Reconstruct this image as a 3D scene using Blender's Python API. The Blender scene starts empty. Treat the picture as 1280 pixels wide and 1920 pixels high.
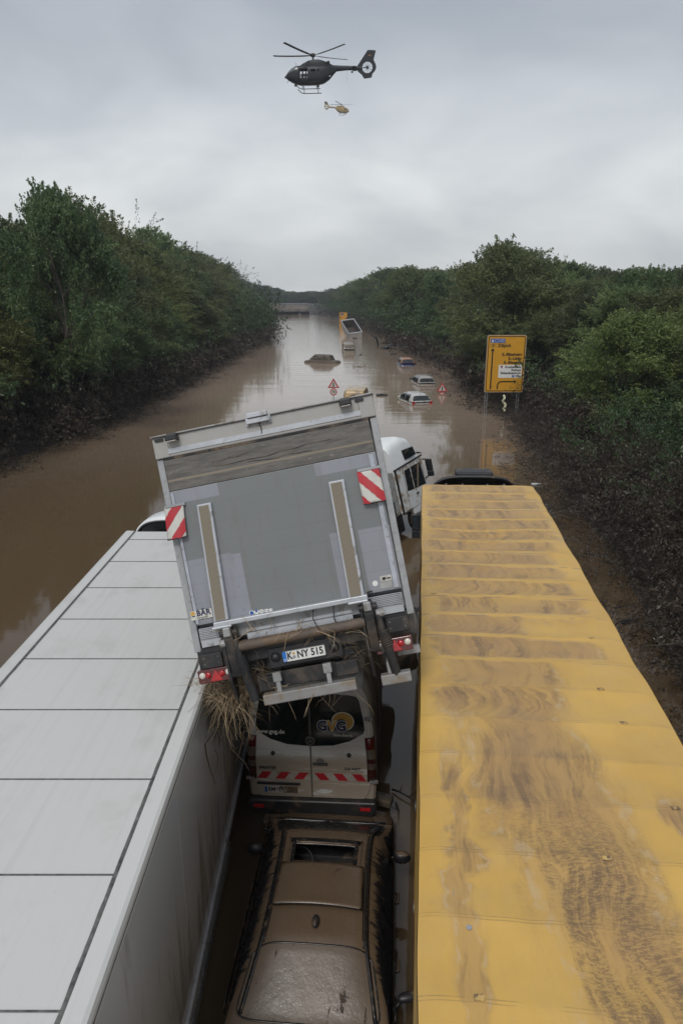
import bpy, bmesh, math, random
import numpy as np
from mathutils import Vector, Matrix, Euler, noise as mnoise

scene = bpy.context.scene
C = scene.collection
R = math.radians
rng = np.random.default_rng(7)
random.seed(7)

# ------------------------------------------------------------------ camera
cam_d = bpy.data.cameras.new('camera')
cam_d.sensor_fit = 'VERTICAL'; cam_d.sensor_height = 36.0; cam_d.sensor_width = 24.0
cam_d.lens = 24.0; cam_d.clip_start = 0.1; cam_d.clip_end = 9000
cam = bpy.data.objects.new('camera', cam_d); C.objects.link(cam)
cam.location = (0, 0, 8.35); cam.rotation_euler = (R(90 - 17.56), 0, 0)
scene.camera = cam

# ------------------------------------------------------------------ light
SUN_EL, SUN_AZ = 52, 200
w = bpy.data.worlds.new('World'); scene.world = w; w.use_nodes = True
nt = w.node_tree; nt.nodes.clear()
def WN(t, **k):
    n = nt.nodes.new(t)
    for a, b in k.items(): setattr(n, a, b)
    return n
sky = WN('ShaderNodeTexSky', sky_type='NISHITA', sun_disc=False)
sky.sun_elevation = R(SUN_EL); sky.sun_rotation = R(SUN_AZ)
tc = WN('ShaderNodeTexCoord'); sep = WN('ShaderNodeSeparateXYZ'); nt.links.new(tc.outputs['Generated'], sep.inputs[0])
zc = WN('ShaderNodeMath', operation='MAXIMUM'); nt.links.new(sep.outputs[2], zc.inputs[0]); zc.inputs[1].default_value = 0.0
za = WN('ShaderNodeMath', operation='ADD'); nt.links.new(zc.outputs[0], za.inputs[0]); za.inputs[1].default_value = 0.34
dx = WN('ShaderNodeMath', operation='DIVIDE'); nt.links.new(sep.outputs[0], dx.inputs[0]); nt.links.new(za.outputs[0], dx.inputs[1])
dy = WN('ShaderNodeMath', operation='DIVIDE'); nt.links.new(sep.outputs[1], dy.inputs[0]); nt.links.new(za.outputs[0], dy.inputs[1])
cmb = WN('ShaderNodeCombineXYZ'); nt.links.new(dx.outputs[0], cmb.inputs[0]); nt.links.new(dy.outputs[0], cmb.inputs[1])
mp = WN('ShaderNodeMapping'); nt.links.new(cmb.outputs[0], mp.inputs[0]); mp.inputs['Scale'].default_value = (0.9, 1.0, 1); mp.inputs['Location'].default_value = (3.1, 0.4, 0); mp.inputs['Rotation'].default_value = (0, 0, R(-14))
nz = WN('ShaderNodeTexNoise'); nz.inputs['Scale'].default_value = 1.9; nz.inputs['Detail'].default_value = 7; nz.inputs['Roughness'].default_value = 0.5; nz.inputs['Distortion'].default_value = 0.35
nt.links.new(mp.outputs[0], nz.inputs[0])
r1 = WN('ShaderNodeValToRGB'); nt.links.new(nz.outputs[0], r1.inputs[0])
r1.color_ramp.elements[0].position = 0.35; r1.color_ramp.elements[0].color = (0.80, 0.815, 0.835, 1)
r1.color_ramp.elements[1].position = 0.68; r1.color_ramp.elements[1].color = (1.16, 1.15, 1.13, 1)
r2 = WN('ShaderNodeValToRGB'); nt.links.new(zc.outputs[0], r2.inputs[0])   # brightness by elevation
cr = r2.color_ramp; cr.elements[0].position = 0.0; cr.elements[0].color = (8.0, 8.1, 7.95, 1)
cr.elements[1].position = 1.0; cr.elements[1].color = (5.3, 5.6, 6.0, 1)
for p_, c_ in ((0.06, (8.2, 8.35, 8.2, 1)), (0.14, (7.3, 7.55, 7.6, 1)), (0.22, (6.2, 6.5, 6.75, 1)), (0.33, (4.4, 4.75, 5.25, 1)), (0.55, (4.1, 4.45, 5.0, 1))):
    e = cr.elements.new(p_); e.color = c_
mul = WN('ShaderNodeMix', data_type='RGBA', blend_type='MULTIPLY'); mul.inputs[0].default_value = 1
nt.links.new(r2.outputs[0], mul.inputs[6]); nt.links.new(r1.outputs[0], mul.inputs[7])
mix = WN('ShaderNodeMix', data_type='RGBA'); mix.inputs[0].default_value = 0.95
nt.links.new(sky.outputs[0], mix.inputs[6]); nt.links.new(mul.outputs[2], mix.inputs[7])
bg = WN('ShaderNodeBackground'); bg.inputs[1].default_value = 0.1; nt.links.new(mix.outputs[2], bg.inputs[0])
wo = WN('ShaderNodeOutputWorld'); nt.links.new(bg.outputs[0], wo.inputs[0])

sd = bpy.data.lights.new('sun', 'SUN'); sd.energy = 1.5; sd.angle = R(20); sd.color = (1, 0.96, 0.9)
so = bpy.data.objects.new('sun', sd); C.objects.link(so)
so.rotation_euler = (R(90 - SUN_EL), 0, R(180 - SUN_AZ))
so.location = (0, 0, 60)
scene.view_settings.view_transform = 'Standard'; scene.view_settings.look = 'None'
scene.view_settings.exposure = 0.2; scene.view_settings.gamma = 1
scene.cycles.max_bounces = 6; scene.cycles.diffuse_bounces = 3; scene.cycles.glossy_bounces = 3
scene.cycles.transparent_max_bounces = 6; scene.cycles.volume_bounces = 0
scene.cycles.use_denoising = True

# ------------------------------------------------------------------ pixel -> world (1280x1920 photograph pixels)
F = 1280.0; PT = R(17.56); cp, sp = math.cos(PT), math.sin(PT)
def ray(x, y):
    u, v = (x - 640) / F, (y - 960) / F
    return Vector((u, cp - v * sp, -sp - v * cp))
def onz(x, y, z=0.3):
    d = ray(x, y); return Vector((0, 0, 8.35)) + d * ((z - 8.35) / d.z)
def at_d(x, y, D):
    d = ray(x, y); return Vector((0, 0, 8.35)) + d * (D / d.y)
def topix(P):
    q = Vector(P) - Vector((0, 0, 8.35)); z = q.y * cp - q.z * sp; yd = -(q.z * cp + q.y * sp)
    return 640 + F * q.x / z, 960 + F * yd / z

# ------------------------------------------------------------------ materials
class NT:
    def __init__(s, name):
        m = bpy.data.materials.new(name); m.use_nodes = True; s.m = m; s.t = m.node_tree
        s.p = s.t.nodes['Principled BSDF']; s.o = s.t.nodes['Material Output']
    def n(s, t, ins=None, **k):
        x = s.t.nodes.new(t)
        for a, b in k.items(): setattr(x, a, b)
        for a, b in (ins or {}).items(): s.put(x, a, b)
        return x
    def put(s, x, a, b):
        i = x.inputs[a]
        if isinstance(b, bpy.types.NodeSocket): s.t.links.new(b, i)
        else: i.default_value = b
    def P(s, a, b): s.put(s.p, a, b)
    def math(s, op, a, b=0.0, c=None):
        x = s.n('ShaderNodeMath', {0: a, 1: b}, operation=op)
        if c is not None: s.put(x, 2, c)
        return x.outputs[0]
    def mix(s, f, a, b, bt='MIX'):
        return s.n('ShaderNodeMix', {0: f, 6: a, 7: b}, data_type='RGBA', blend_type=bt).outputs[2]
    def noise(s, vec, scale, detail=3, rough=0.5, dist=0.0):
        return s.n('ShaderNodeTexNoise', {'Vector': vec, 'Scale': scale, 'Detail': detail, 'Roughness': rough, 'Distortion': dist}).outputs[0]
    def step(s, v, lo, hi):
        return s.n('ShaderNodeMapRange', {0: v, 1: lo, 2: hi, 3: 0.0, 4: 1.0}, interpolation_type='SMOOTHSTEP').outputs[0]
    def mapping(s, vec, scale=(1, 1, 1), loc=(0, 0, 0), rot=(0, 0, 0)):
        return s.n('ShaderNodeMapping', {0: vec, 'Scale': scale, 'Location': loc, 'Rotation': rot}).outputs[0]
    def obj(s): return s.n('ShaderNodeTexCoord').outputs['Object']
    def pos(s): return s.n('ShaderNodeNewGeometry').outputs['Position']
    def sep(s, v): return s.n('ShaderNodeSeparateXYZ', {0: v}).outputs
    def bump(s, h, strength=0.3, dist=0.01):
        b = s.n('ShaderNodeBump', {'Height': h, 'Strength': strength, 'Distance': dist}); s.P('Normal', b.outputs[0])

def c4(c): return (c[0], c[1], c[2], 1)
MUD = (0.135, 0.09, 0.055)
def basic(name, col, rough=0.5, metal=0.0, var=0.15, scale=6.0, bump=0.0, dirt=0.0, dirtcol=MUD, spec=0.5, coat=0.0, bscale=30.0, dirtscale=3.0, dirtz=None):
    t = NT(name); v = t.obj()
    n1 = t.noise(v, scale, 4, 0.6)
    k = t.n('ShaderNodeMapRange', {0: n1, 1: 0.3, 2: 0.7, 3: 1 - var, 4: 1 + var}).outputs[0]
    base = t.n('ShaderNodeVectorMath', {0: col, 1: t.n('ShaderNodeCombineXYZ', {0: k, 1: k, 2: k}).outputs[0]}, operation='MULTIPLY').outputs[0]
    r = rough
    if dirt > 0:
        n2 = t.noise(v, dirtscale, 6, 0.65, 0.4)
        if dirtz is not None:
            z = t.sep(v)[2]
            zz = t.step(z, dirtz[1], dirtz[0])
            n2 = t.math('ADD', n2, t.math('MULTIPLY', t.math('SUBTRACT', zz, 0.5), 0.55))
        f = t.step(n2, 0.62 - 0.3 * dirt, 0.80 - 0.3 * dirt)
        base = t.mix(f, base, c4(dirtcol)); r = t.math('ADD', t.math('MULTIPLY', f, 0.6 - rough), rough)
    t.P('Base Color', base); t.P('Roughness', r); t.P('Metallic', metal)
    t.P('Specular IOR Level', spec)
    if coat: t.P('Coat Weight', coat); t.P('Coat Roughness', 0.08)
    if bump: t.bump(t.noise(v, bscale, 4, 0.6), bump, 0.01)
    return t.m

M = {}
M['black'] = basic('black_plastic', (0.018, 0.018, 0.02), 0.45, var=0.3, dirt=0.3)
M['rubber'] = basic('rubber', (0.02, 0.02, 0.021), 0.8, bump=0.3, dirt=0.6)
M['chassis'] = basic('muddy_chassis', (0.022, 0.022, 0.024), 0.6, var=0.4, bump=0.4, dirt=0.4, dirtcol=(0.07, 0.055, 0.042))
M['alu'] = basic('aluminium', (0.44, 0.46, 0.49), 0.42, 0.25, var=0.1, scale=3, dirt=0.28, dirtcol=(0.2, 0.19, 0.175), dirtscale=7)
M['alu_dull'] = basic('dull_aluminium', (0.30, 0.30, 0.30), 0.5, 0.25, var=0.15, scale=3, dirt=0.4, dirtcol=(0.18, 0.165, 0.145), dirtscale=5)
M['steel'] = basic('galvanised_steel', (0.35, 0.36, 0.37), 0.45, 0.5, var=0.2)
M['white'] = basic('white_paint', (0.72, 0.74, 0.74), 0.35, var=0.05, scale=2, coat=0.3)
M['white_muddy'] = basic('muddy_white_paint', (0.62, 0.64, 0.64), 0.4, var=0.06, scale=2, dirt=0.55, dirtcol=(0.30, 0.22, 0.14), dirtscale=2.2)
M['red'] = basic('red_reflective', (0.42, 0.02, 0.03), 0.4, var=0.15, dirt=0.15)
M['tag_white'] = basic('white_reflective', (0.55, 0.54, 0.50), 0.45, var=0.12, dirt=0.3, dirtcol=(0.3, 0.26, 0.2))
M['red_lens'] = basic('red_lens', (0.38, 0.008, 0.012), 0.15, var=0.3, coat=0.6)
M['red_dark'] = basic('dark_red_lens', (0.09, 0.01, 0.012), 0.2, var=0.3, coat=0.5)
M['clear_lens'] = basic('clear_lens', (0.6, 0.57, 0.5), 0.15, var=0.15, coat=0.6)
M['ink'] = basic('black_ink', (0.012, 0.012, 0.013), 0.5, var=0.1)
M['white_ink'] = basic('white_ink', (0.7, 0.7, 0.68), 0.5, var=0.05)
M['blue'] = basic('blue_ink', (0.01, 0.07, 0.32), 0.4, var=0.1)
M['navy'] = basic('navy_ink', (0.012, 0.015, 0.07), 0.4, var=0.1)
M['gold'] = basic('yellow_ink', (0.55, 0.32, 0.05), 0.4, var=0.1)
M['signyellow'] = basic('sign_yellow', (0.60, 0.30, 0.025), 0.42, var=0.05, scale=2, dirt=0.12)
M['concrete'] = basic('concrete', (0.22, 0.20, 0.18), 0.85, var=0.15, scale=0.3, dirt=0.5, dirtcol=(0.09, 0.075, 0.06), dirtscale=0.4)
M['straw'] = basic('dry_reed', (0.30, 0.225, 0.14), 0.8, var=0.4, scale=12)
M['branch'] = basic('wet_branch', (0.035, 0.026, 0.02), 0.7, var=0.3)
M['bark'] = basic('bark', (0.085, 0.07, 0.055), 0.9, var=0.3, scale=3, bump=0.4)
M['olive'] = basic('helicopter_paint', (0.005, 0.007, 0.010), 0.5, var=0.15)
M['heligold'] = basic('helicopter_ochre', (0.36, 0.25, 0.08), 0.5, var=0.2)
M['skin'] = basic('skin', (0.35, 0.2, 0.14), 0.6)
M['cloth'] = basic('dark_overall', (0.03, 0.032, 0.028), 0.9)
def glass(name, col=(0.012, 0.016, 0.018), rough=0.06, dirt=0.25, dcol=(0.10, 0.08, 0.055)):
    t = NT(name); v = t.obj()
    f = t.step(t.noise(t.mapping(v, (1, 1, 2.5)), 2.6, 6, 0.65, 0.5), 0.62 - dirt * .4, 0.85 - dirt * .4)
    t.P('Base Color', t.mix(f, c4(col), c4(dcol))); t.P('Roughness', t.math('ADD', t.math('MULTIPLY', f, 0.45), rough)); t.P('Specular IOR Level', 0.6)
    return t.m
M['glass'] = glass('dark_glass')
M['glass_muddy'] = glass('muddy_glass', dirt=0.7)

# wet mud film over a dark car
def wet_mud(name, streak=(1, 1, 1), thin=0.0, base=(0.012, 0.012, 0.014), col=(0.118, 0.082, 0.053)):
    t = NT(name); v = t.obj()
    n1 = t.noise(t.mapping(v, streak), 3.0, 8, 0.7, 0.6)
    nzn = t.sep(t.n('ShaderNodeNewGeometry').outputs['Normal'])[2]
    f = t.step(t.math('ADD', n1, t.math('MULTIPLY', t.math('SUBTRACT', t.step(nzn, 0.5, 0.9), 1.0), 0.26)), 0.34 + thin, 0.42 + thin)
    n3 = t.noise(v, 1.6, 4)
    mud = t.mix(n3, c4(tuple(x * 0.75 for x in col)), c4(tuple(x * 1.25 for x in col)))
    t.P('Base Color', t.mix(f, c4(base), mud))
    t.P('Roughness', t.math('ADD', t.math('MULTIPLY', t.noise(v, 4.0, 3), 0.25), 0.16))
    t.P('Specular IOR Level', 0.5)
    fine = t.noise(t.mapping(v, (1, .6, 1)), 38, 4, 0.6, 0.8); big = t.noise(v, 7, 3)
    h = t.math('ADD', t.math('ADD', t.math('MULTIPLY', fine, 0.35), t.math('MULTIPLY', big, 0.6)), t.math('MULTIPLY', f, 1.2))
    t.bump(h, 0.42, 0.012)
    return t.m
M['mud_body'] = wet_mud('wet_mud_paint', thin=-0.06)
M['mud_side'] = wet_mud('streaked_mud_paint', (1, 1.0, 0.5), thin=0.0)
M['mud_glass'] = wet_mud('wet_mud_glass', (2.6, 0.8, 1), thin=-0.045, col=(0.12, 0.09, 0.065))
M['mud_sideglass'] = wet_mud('mud_streaked_side_glass', (2.0, 6, .4), thin=0.0)

# ------------------------------------------------------------------ mesh helpers
def finish(me, name, mats, parent=None, smooth=False, bevel=0, segs=2, solid=0, auto=None):
    for m in (mats if isinstance(mats, (list, tuple)) else [mats]): me.materials.append(M[m] if isinstance(m, str) else m)
    o = bpy.data.objects.new(name, me); C.objects.link(o)
    if parent is not None: o.parent = parent
    if smooth:
        me.shade_smooth() if hasattr(me, 'shade_smooth') else None
        if auto:
            try: me.set_sharp_from_angle(angle=R(auto))
            except Exception: pass
    if solid:
        s = o.modifiers.new('solidify', 'SOLIDIFY'); s.thickness = solid; s.offset = -1
    if bevel:
        b = o.modifiers.new('bevel', 'BEVEL'); b.width = bevel; b.segments = segs; b.limit_method = 'ANGLE'; b.angle_limit = R(40)
    return o

class MB:
    def __init__(s): s.v = []; s.f = []; s.mi = []
    def add(s, vs, fs, m=0, T=None):
        b = len(s.v)
        for p in vs: s.v.append(tuple(T @ Vector(p)) if T is not None else tuple(p))
        for f in fs: s.f.append(tuple(b + i for i in f)); s.mi.append(m)
        return s
    def box(s, c, d, m=0, T=None, rot=None):
        hx, hy, hz = d[0] / 2, d[1] / 2, d[2] / 2
        vs = [Vector((x, y, z)) for z in (-hz, hz) for y in (-hy, hy) for x in (-hx, hx)]
        if rot: E_ = Euler(rot).to_matrix(); vs = [E_ @ v for v in vs]
        vs = [v + Vector(c) for v in vs]
        return s.add(vs, [(0, 2, 3, 1), (4, 5, 7, 6), (0, 1, 5, 4), (2, 6, 7, 3), (0, 4, 6, 2), (1, 3, 7, 5)], m, T)
    def bb(s, x0, x1, y0, y1, z0, z1, m=0, T=None):
        return s.box(((x0 + x1) / 2, (y0 + y1) / 2, (z0 + z1) / 2), (x1 - x0, y1 - y0, z1 - z0), m, T)
    def tube(s, pts, r, n=8, m=0, T=None, cap=True):
        pts = [Vector(p) for p in pts]; rs = r if isinstance(r, (list, tuple)) else [r] * len(pts)
        vs = []; fs = []
        up = Vector((0, 0, 1))
        for i, p in enumerate(pts):
            d = (pts[min(i + 1, len(pts) - 1)] - pts[max(i - 1, 0)]).normalized()
            a = d.cross(up)
            if a.length < 0.05: a = d.cross(Vector((1, 0, 0)))
            a.normalize(); b = d.cross(a)
            for k in range(n):
                t = 2 * math.pi * k / n; vs.append(p + (a * math.cos(t) + b * math.sin(t)) * rs[i])
        for i in range(len(pts) - 1):
            for k in range(n): fs.append((i * n + k, i * n + (k + 1) % n, (i + 1) * n + (k + 1) % n, (i + 1) * n + k))
        if cap: fs.append(tuple(range(n))[::-1]); fs.append(tuple((len(pts) - 1) * n + k for k in range(n)))
        return s.add(vs, fs, m, T)
    def prism(s, poly, y0, y1, m=0, T=None):
        """polygon in (x,z), extruded along y"""
        n = len(poly); vs = [(x, y0, z) for x, z in poly] + [(x, y1, z) for x, z in poly]
        fs = [tuple(range(n)), tuple(range(2 * n - 1, n - 1, -1))] + [(i, i + n, (i + 1) % n + n, (i + 1) % n) for i in range(n)]
        return s.add(vs, fs, m, T)
    def prismx(s, poly, x0, x1, m=0, T=None):
        """polygon in (y,z), extruded along x"""
        n = len(poly); vs = [(x0, y, z) for y, z in poly] + [(x1, y, z) for y, z in poly]
        fs = [tuple(range(n)), tuple(range(2 * n - 1, n - 1, -1))] + [(i, i + n, (i + 1) % n + n, (i + 1) % n) for i in range(n)]
        return s.add(vs, fs, m, T)
    def grid(s, fn, nu, nv, m=0, closed=False):
        vs = [fn(i / (nu - 1), j / (nv - 1)) for j in range(nv) for i in range(nu)]
        fs = [(j * nu + i, j * nu + i + 1, (j + 1) * nu + i + 1, (j + 1) * nu + i) for j in range(nv - 1) for i in range(nu - 1)]
        return s.add(vs, fs, m)
    def disc(s, c, r, y0, y1, n=24, m=0, T=None):
        return s.prism([(c[0] + r * math.cos(2 * math.pi * k / n), c[1] + r * math.sin(2 * math.pi * k / n)) for k in range(n)], y0, y1, m, T)
    def build(s, name, mats, parent=None, **k):
        me = bpy.data.meshes.new(name); me.from_pydata(s.v, [], s.f)
        if max(s.mi, default=0) > 0: me.polygons.foreach_set('material_index', s.mi)
        bm = bmesh.new(); bm.from_mesh(me); bmesh.ops.recalc_face_normals(bm, faces=bm.faces); bm.to_mesh(me); bm.free()
        return finish(me, name, mats, parent, **k)

def rrect(x0, x1, z0, z1, r, n=4):
    out = []
    for cx, cz, a0 in ((x1 - r, z0 + r, -90), (x1 - r, z1 - r, 0), (x0 + r, z1 - r, 90), (x0 + r, z0 + r, 180)):
        for k in range(n + 1):
            a = R(a0 + 90 * k / n); out.append((cx + r * math.cos(a), cz + r * math.sin(a)))
    return out

def thing(name, label, cat, loc=(0, 0, 0), rz=0, group=None, mat=None):
    o = bpy.data.objects.new(name, None); C.objects.link(o); o.empty_display_size = 0.3
    if mat is not None: o.matrix_world = mat
    else: o.location = loc; o.rotation_euler = (0, 0, rz)
    return tag(o, label, cat, group)
def tag(o, label=None, cat=None, group=None, kind=None):
    if label: o['label'] = label
    if cat: o['category'] = cat
    if group: o['group'] = group
    if kind: o['kind'] = kind
    return o

def text(name, s, size, mat, parent, loc, rot=(R(90), 0, 0), bold=0.0, ax='CENTER', sx=1.0, ext=0.001, shear=0.0, sp_=1.0):
    cu = bpy.data.curves.new(name + '_c', 'FONT'); cu.body = s; cu.size = size; cu.align_x = ax; cu.align_y = 'CENTER'
    cu.extrude = ext; cu.offset = bold; cu.shear = shear; cu.resolution_u = 3; cu.space_character = sp_
    t = bpy.data.objects.new(name + '_t', cu); C.objects.link(t)
    dg = bpy.context.evaluated_depsgraph_get()
    me = bpy.data.meshes.new_from_object(t.evaluated_get(dg))
    bpy.data.objects.remove(t); me.name = name
    me.materials.clear()
    o = finish(me, name, mat, parent); o.location = loc; o.rotation_euler = rot; o.scale = (sx, 1, 1)
    return o

# ------------------------------------------------------------------ terrain, water
LS = [(-60, -20), (0, -18.5), (20, -17.6), (33.4, -17.2), (38.7, -16.3), (49, -15.4), (73, -15.2), (100, -15.4), (131, -14.4), (186, -20.5), (249, -27), (304, -34), (340, -40), (420, -52)]
RS = [(-60, 5.5), (0, 6.3), (11.4, 7.2), (19, 8.9), (22.9, 9.2), (31.3, 10.0), (48, 11.6), (57, 12.6), (73, 12.9), (103, 10.4), (139, 10.0), (172, 7.2), (261, -2.2), (321, -14), (420, -26)]
def lshore(y): return float(np.interp(y, [a for a, _ in LS], [b for _, b in LS]))
def rshore(y): return float(np.interp(y, [a for a, _ in RS], [b for _, b in RS]))
def bed(y): return float(np.interp(y, [0, 22, 45, 60, 150, 320], [0, -0.02, -0.75, -1.05, -1.7, -1.7]))
def G(x, y):
    l, r = lshore(y), rshore(y)
    if y > 345: return 3.5 + mnoise.noise(Vector((x * .02, y * .02, 0))) * 1.5
    d = max(l - x, x - r)
    if d < 0:
        k = min(1, -d / 2.5); z = 0.3 + (bed(y) - 0.3) * k
    else:
        z = 0.3 + 4.0 * (1 - math.exp(-d * 0.085)) * (1 + 0.1 * mnoise.noise(Vector((x * .2, y * .2, 1))))
    return z
xs = [-1500, -900, -600, -250, -120, -80] + [round(-60 + i * 1.5, 3) for i in range(68)] + [50, 60, 80, 120, 250, 600, 900, 1500]
ys = [-300, -200, -120, -60] + [-30 + i * 2.0 for i in range(90)] + [150 + i * 5.0 for i in range(40)] + [360, 400, 500, 700, 1000, 1500]
mb = MB(); nx = len(xs)
mb.add([(x, y, G(x, y)) for y in ys for x in xs], [(j * nx + i, j * nx + i + 1, (j + 1) * nx + i + 1, (j + 1) * nx + i) for j in range(len(ys) - 1) for i in range(nx - 1)])
t = NT('muddy_ground'); v = t.pos()
t.P('Base Color', t.mix(t.step(t.noise(v, 0.7, 6, 0.7), 0.35, 0.65), (0.018, 0.014, 0.010, 1), (0.04, 0.031, 0.022, 1))); t.P('Roughness', 0.7)
t.bump(t.noise(v, 6, 5, 0.7), 0.6, 0.08)
M['ground'] = t.m
g = mb.build('ground', 'ground', smooth=True); tag(g, kind='structure')
# carriageway under the flood
mb = MB(); ysr = [-30 + 5 * i for i in range(70)]
def roadx(y, k): l, r = lshore(y) + 3.2, rshore(y) - 3.2; return l + (r - l) * k
mb.add([(roadx(y, k), y, bed(y) + 0.02) for y in ysr for k in (0, 0.5, 1)], [(j * 3 + i, j * 3 + i + 1, (j + 1) * 3 + i + 1, (j + 1) * 3 + i) for j in range(len(ysr) - 1) for i in range(2)])
M['asphalt'] = basic('asphalt', (0.05, 0.05, 0.05), 0.8)
tag(mb.build('road', 'asphalt'), kind='structure')
# water
t = NT('flood_water'); v = t.pos()
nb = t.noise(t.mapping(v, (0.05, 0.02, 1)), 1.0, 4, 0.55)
far_sheen = t.step(t.math('ADD', t.sep(v)[1], t.math('MULTIPLY', nb, 30.0)), 38.0, 85.0)  # paler with distance: far sky brightness painted into the water colour
t.P('Base Color', t.mix(far_sheen, t.mix(nb, (0.080, 0.053, 0.029, 1), (0.125, 0.086, 0.050, 1)), t.mix(nb, (0.27, 0.205, 0.155, 1), (0.35, 0.27, 0.21, 1))))
t.P('Roughness', 0.03); t.P('IOR', 1.45); t.P('Specular IOR Level', 0.5)
yy = t.sep(v)[1]; far = t.step(yy, 25.0, 75.0); near = t.step(yy, 14.0, 30.0)
vfar = t.step(yy, 70.0, 120.0)
w1 = t.noise(t.mapping(v, (0.16, 1.1, 1)), 1.0, 5, 0.55, 0.4)
w2 = t.noise(t.mapping(v, (0.9, 3.2, 1)), 1.0, 4, 0.6, 0.5)
w3 = t.noise(t.mapping(v, (0.05, 0.35, 1)), 1.0, 3, 0.5, 0.3)
h = t.math('ADD', t.math('MULTIPLY', w1, t.math('ADD', t.math('MULTIPLY', far, 0.011), 0.004)), t.math('MULTIPLY', w2, t.math('ADD', t.math('MULTIPLY', vfar, 0.012), 0.0015)))
h = t.math('ADD', h, t.math('MULTIPLY', w3, t.math('MULTIPLY', far, 0.03)))
b = t.n('ShaderNodeBump', {'Height': h, 'Strength': 1.0, 'Distance': 1.0}); t.P('Normal', b.outputs[0])
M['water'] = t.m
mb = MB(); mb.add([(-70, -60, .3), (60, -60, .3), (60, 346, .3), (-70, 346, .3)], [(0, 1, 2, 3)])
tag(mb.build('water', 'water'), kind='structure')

# ------------------------------------------------------------------ foliage
def leaf_mat(name, c0, c1, mudz=3.4, mudcol=(0.078, 0.061, 0.046), allmud=False):
    t = NT(name); v = t.pos(); oi = t.n('ShaderNodeObjectInfo')
    n = t.step(t.noise(v, 0.55, 4, 0.6), 0.35, 0.66)
    n2 = t.noise(v, 3.1, 2)
    g0 = t.mix(n, c4(c0), c4(c1))
    g1 = t.n('ShaderNodeHueSaturation', {'Hue': t.math('ADD', t.math('MULTIPLY', oi.outputs['Random'], 0.06), 0.462), 'Saturation': 0.92, 'Value': t.math('ADD', t.math('MULTIPLY', t.math('ADD', oi.outputs['Random'], n2), 0.75), 0.34), 'Color': g0}).outputs[0]
    z = t.sep(v)[2]
    zz = t.math('ADD', z, t.math('MULTIPLY', t.math('SUBTRACT', t.noise(v, 0.5, 4, 0.7), 0.5), 3.4))
    f = t.step(zz, mudz + 0.7, mudz - 0.5)
    mud = t.mix(t.step(t.noise(v, 0.9, 6, 0.75), 0.38, 0.68), c4(tuple(a * 0.38 for a in mudcol)), c4(tuple(a * 1.7 for a in mudcol)))
    col = t.mix(f, g1, mud)
    t.P('Base Color', col); t.P('Roughness', 0.42); t.P('Specular IOR Level', 0.4)
    tr = t.n('ShaderNodeBsdfTranslucent', {0: col})
    ms = t.n('ShaderNodeMixShader', {0: 0.3}); t.t.links.new(t.p.outputs[0], ms.inputs[1]); t.t.links.new(tr.outputs[0], ms.inputs[2])
    t.t.links.new(ms.outputs[0], t.o.inputs[0])
    return t.m
M['leaf'] = leaf_mat('leaves', (0.078, 0.112, 0.034), (0.150, 0.185, 0.062))
M['leaf_dark'] = leaf_mat('dark_leaves', (0.052, 0.084, 0.030), (0.105, 0.140, 0.050))
M['leaf_bright'] = leaf_mat('light_leaves', (0.100, 0.145, 0.034), (0.160, 0.205, 0.055))
M['leaf_mud'] = leaf_mat('mud_coated_leaves', (0.030, 0.055, 0.018), (0.050, 0.085, 0.028), mudz=3.1)

def quads_mesh(name, P, mats):
    n = P.shape[0]; me = bpy.data.meshes.new(name)
    me.vertices.add(n * 4); me.vertices.foreach_set('co', P.reshape(-1).astype(np.float32))
    me.loops.add(n * 4); me.loops.foreach_set('vertex_index', np.arange(n * 4, dtype=np.int32))
    me.polygons.add(n); me.polygons.foreach_set('loop_start', np.arange(0, n * 4, 4, dtype=np.int32))
    try: me.polygons.foreach_set('loop_total', np.full(n, 4, dtype=np.int32))
    except Exception: pass
    me.update(); me.validate()
    for m in mats: me.materials.append(M[m])
    return me
def leaves(Cn, ax, L, W, g):
    """rhombic leaves: centres Cn, long axes ax"""
    n = len(Cn); ax = ax / (np.linalg.norm(ax, axis=1, keepdims=True) + 1e-9)
    q = g.normal(size=(n, 3)); q[:, 2] += 0.0
    b = np.cross(ax, q); b /= (np.linalg.norm(b, axis=1, keepdims=True) + 1e-9)
    L = (L * (0.6 + 0.8 * g.random(n)))[:, None]; W = (W * (0.6 + 0.8 * g.random(n)))[:, None]
    return np.stack([Cn - ax * L * .5, Cn + b * W * .5 - ax * L * .05, Cn + ax * L * .5, Cn - b * W * .5 - ax * L * .05], axis=1)
def twigs(centre, tips, ntw, tlen, nl, L, W, g, droop=0.2, out=1.0, spread=0.16):
    """spray of leafy twigs round each tip"""
    allP = []
    nt_ = len(tips) * ntw
    base = np.repeat(tips, ntw, axis=0) + g.normal(size=(nt_, 3)) * np.array([.42, .42, .32]) * tlen
    d = (base - centre); d /= (np.linalg.norm(d, axis=1, keepdims=True) + 1e-6)
    d = d * out + g.normal(size=(nt_, 3)) * 0.55; d[:, 2] += 0.25; d /= np.linalg.norm(d, axis=1, keepdims=True)
    s = g.random((nt_, nl)) ** 0.8
    P = base[:, None, :] + d[:, None, :] * (s * tlen)[:, :, None]
    P[:, :, 2] -= droop * (s ** 2) * tlen
    P += g.normal(size=P.shape) * spread * (1.1 - s[:, :, None]) 
    ax = d[:, None, :] * 0.8 + g.normal(size=P.shape) * 0.6
    ax[:, :, 2] -= droop
    return leaves(P.reshape(-1, 3), ax.reshape(-1, 3), L, W, g)
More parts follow.
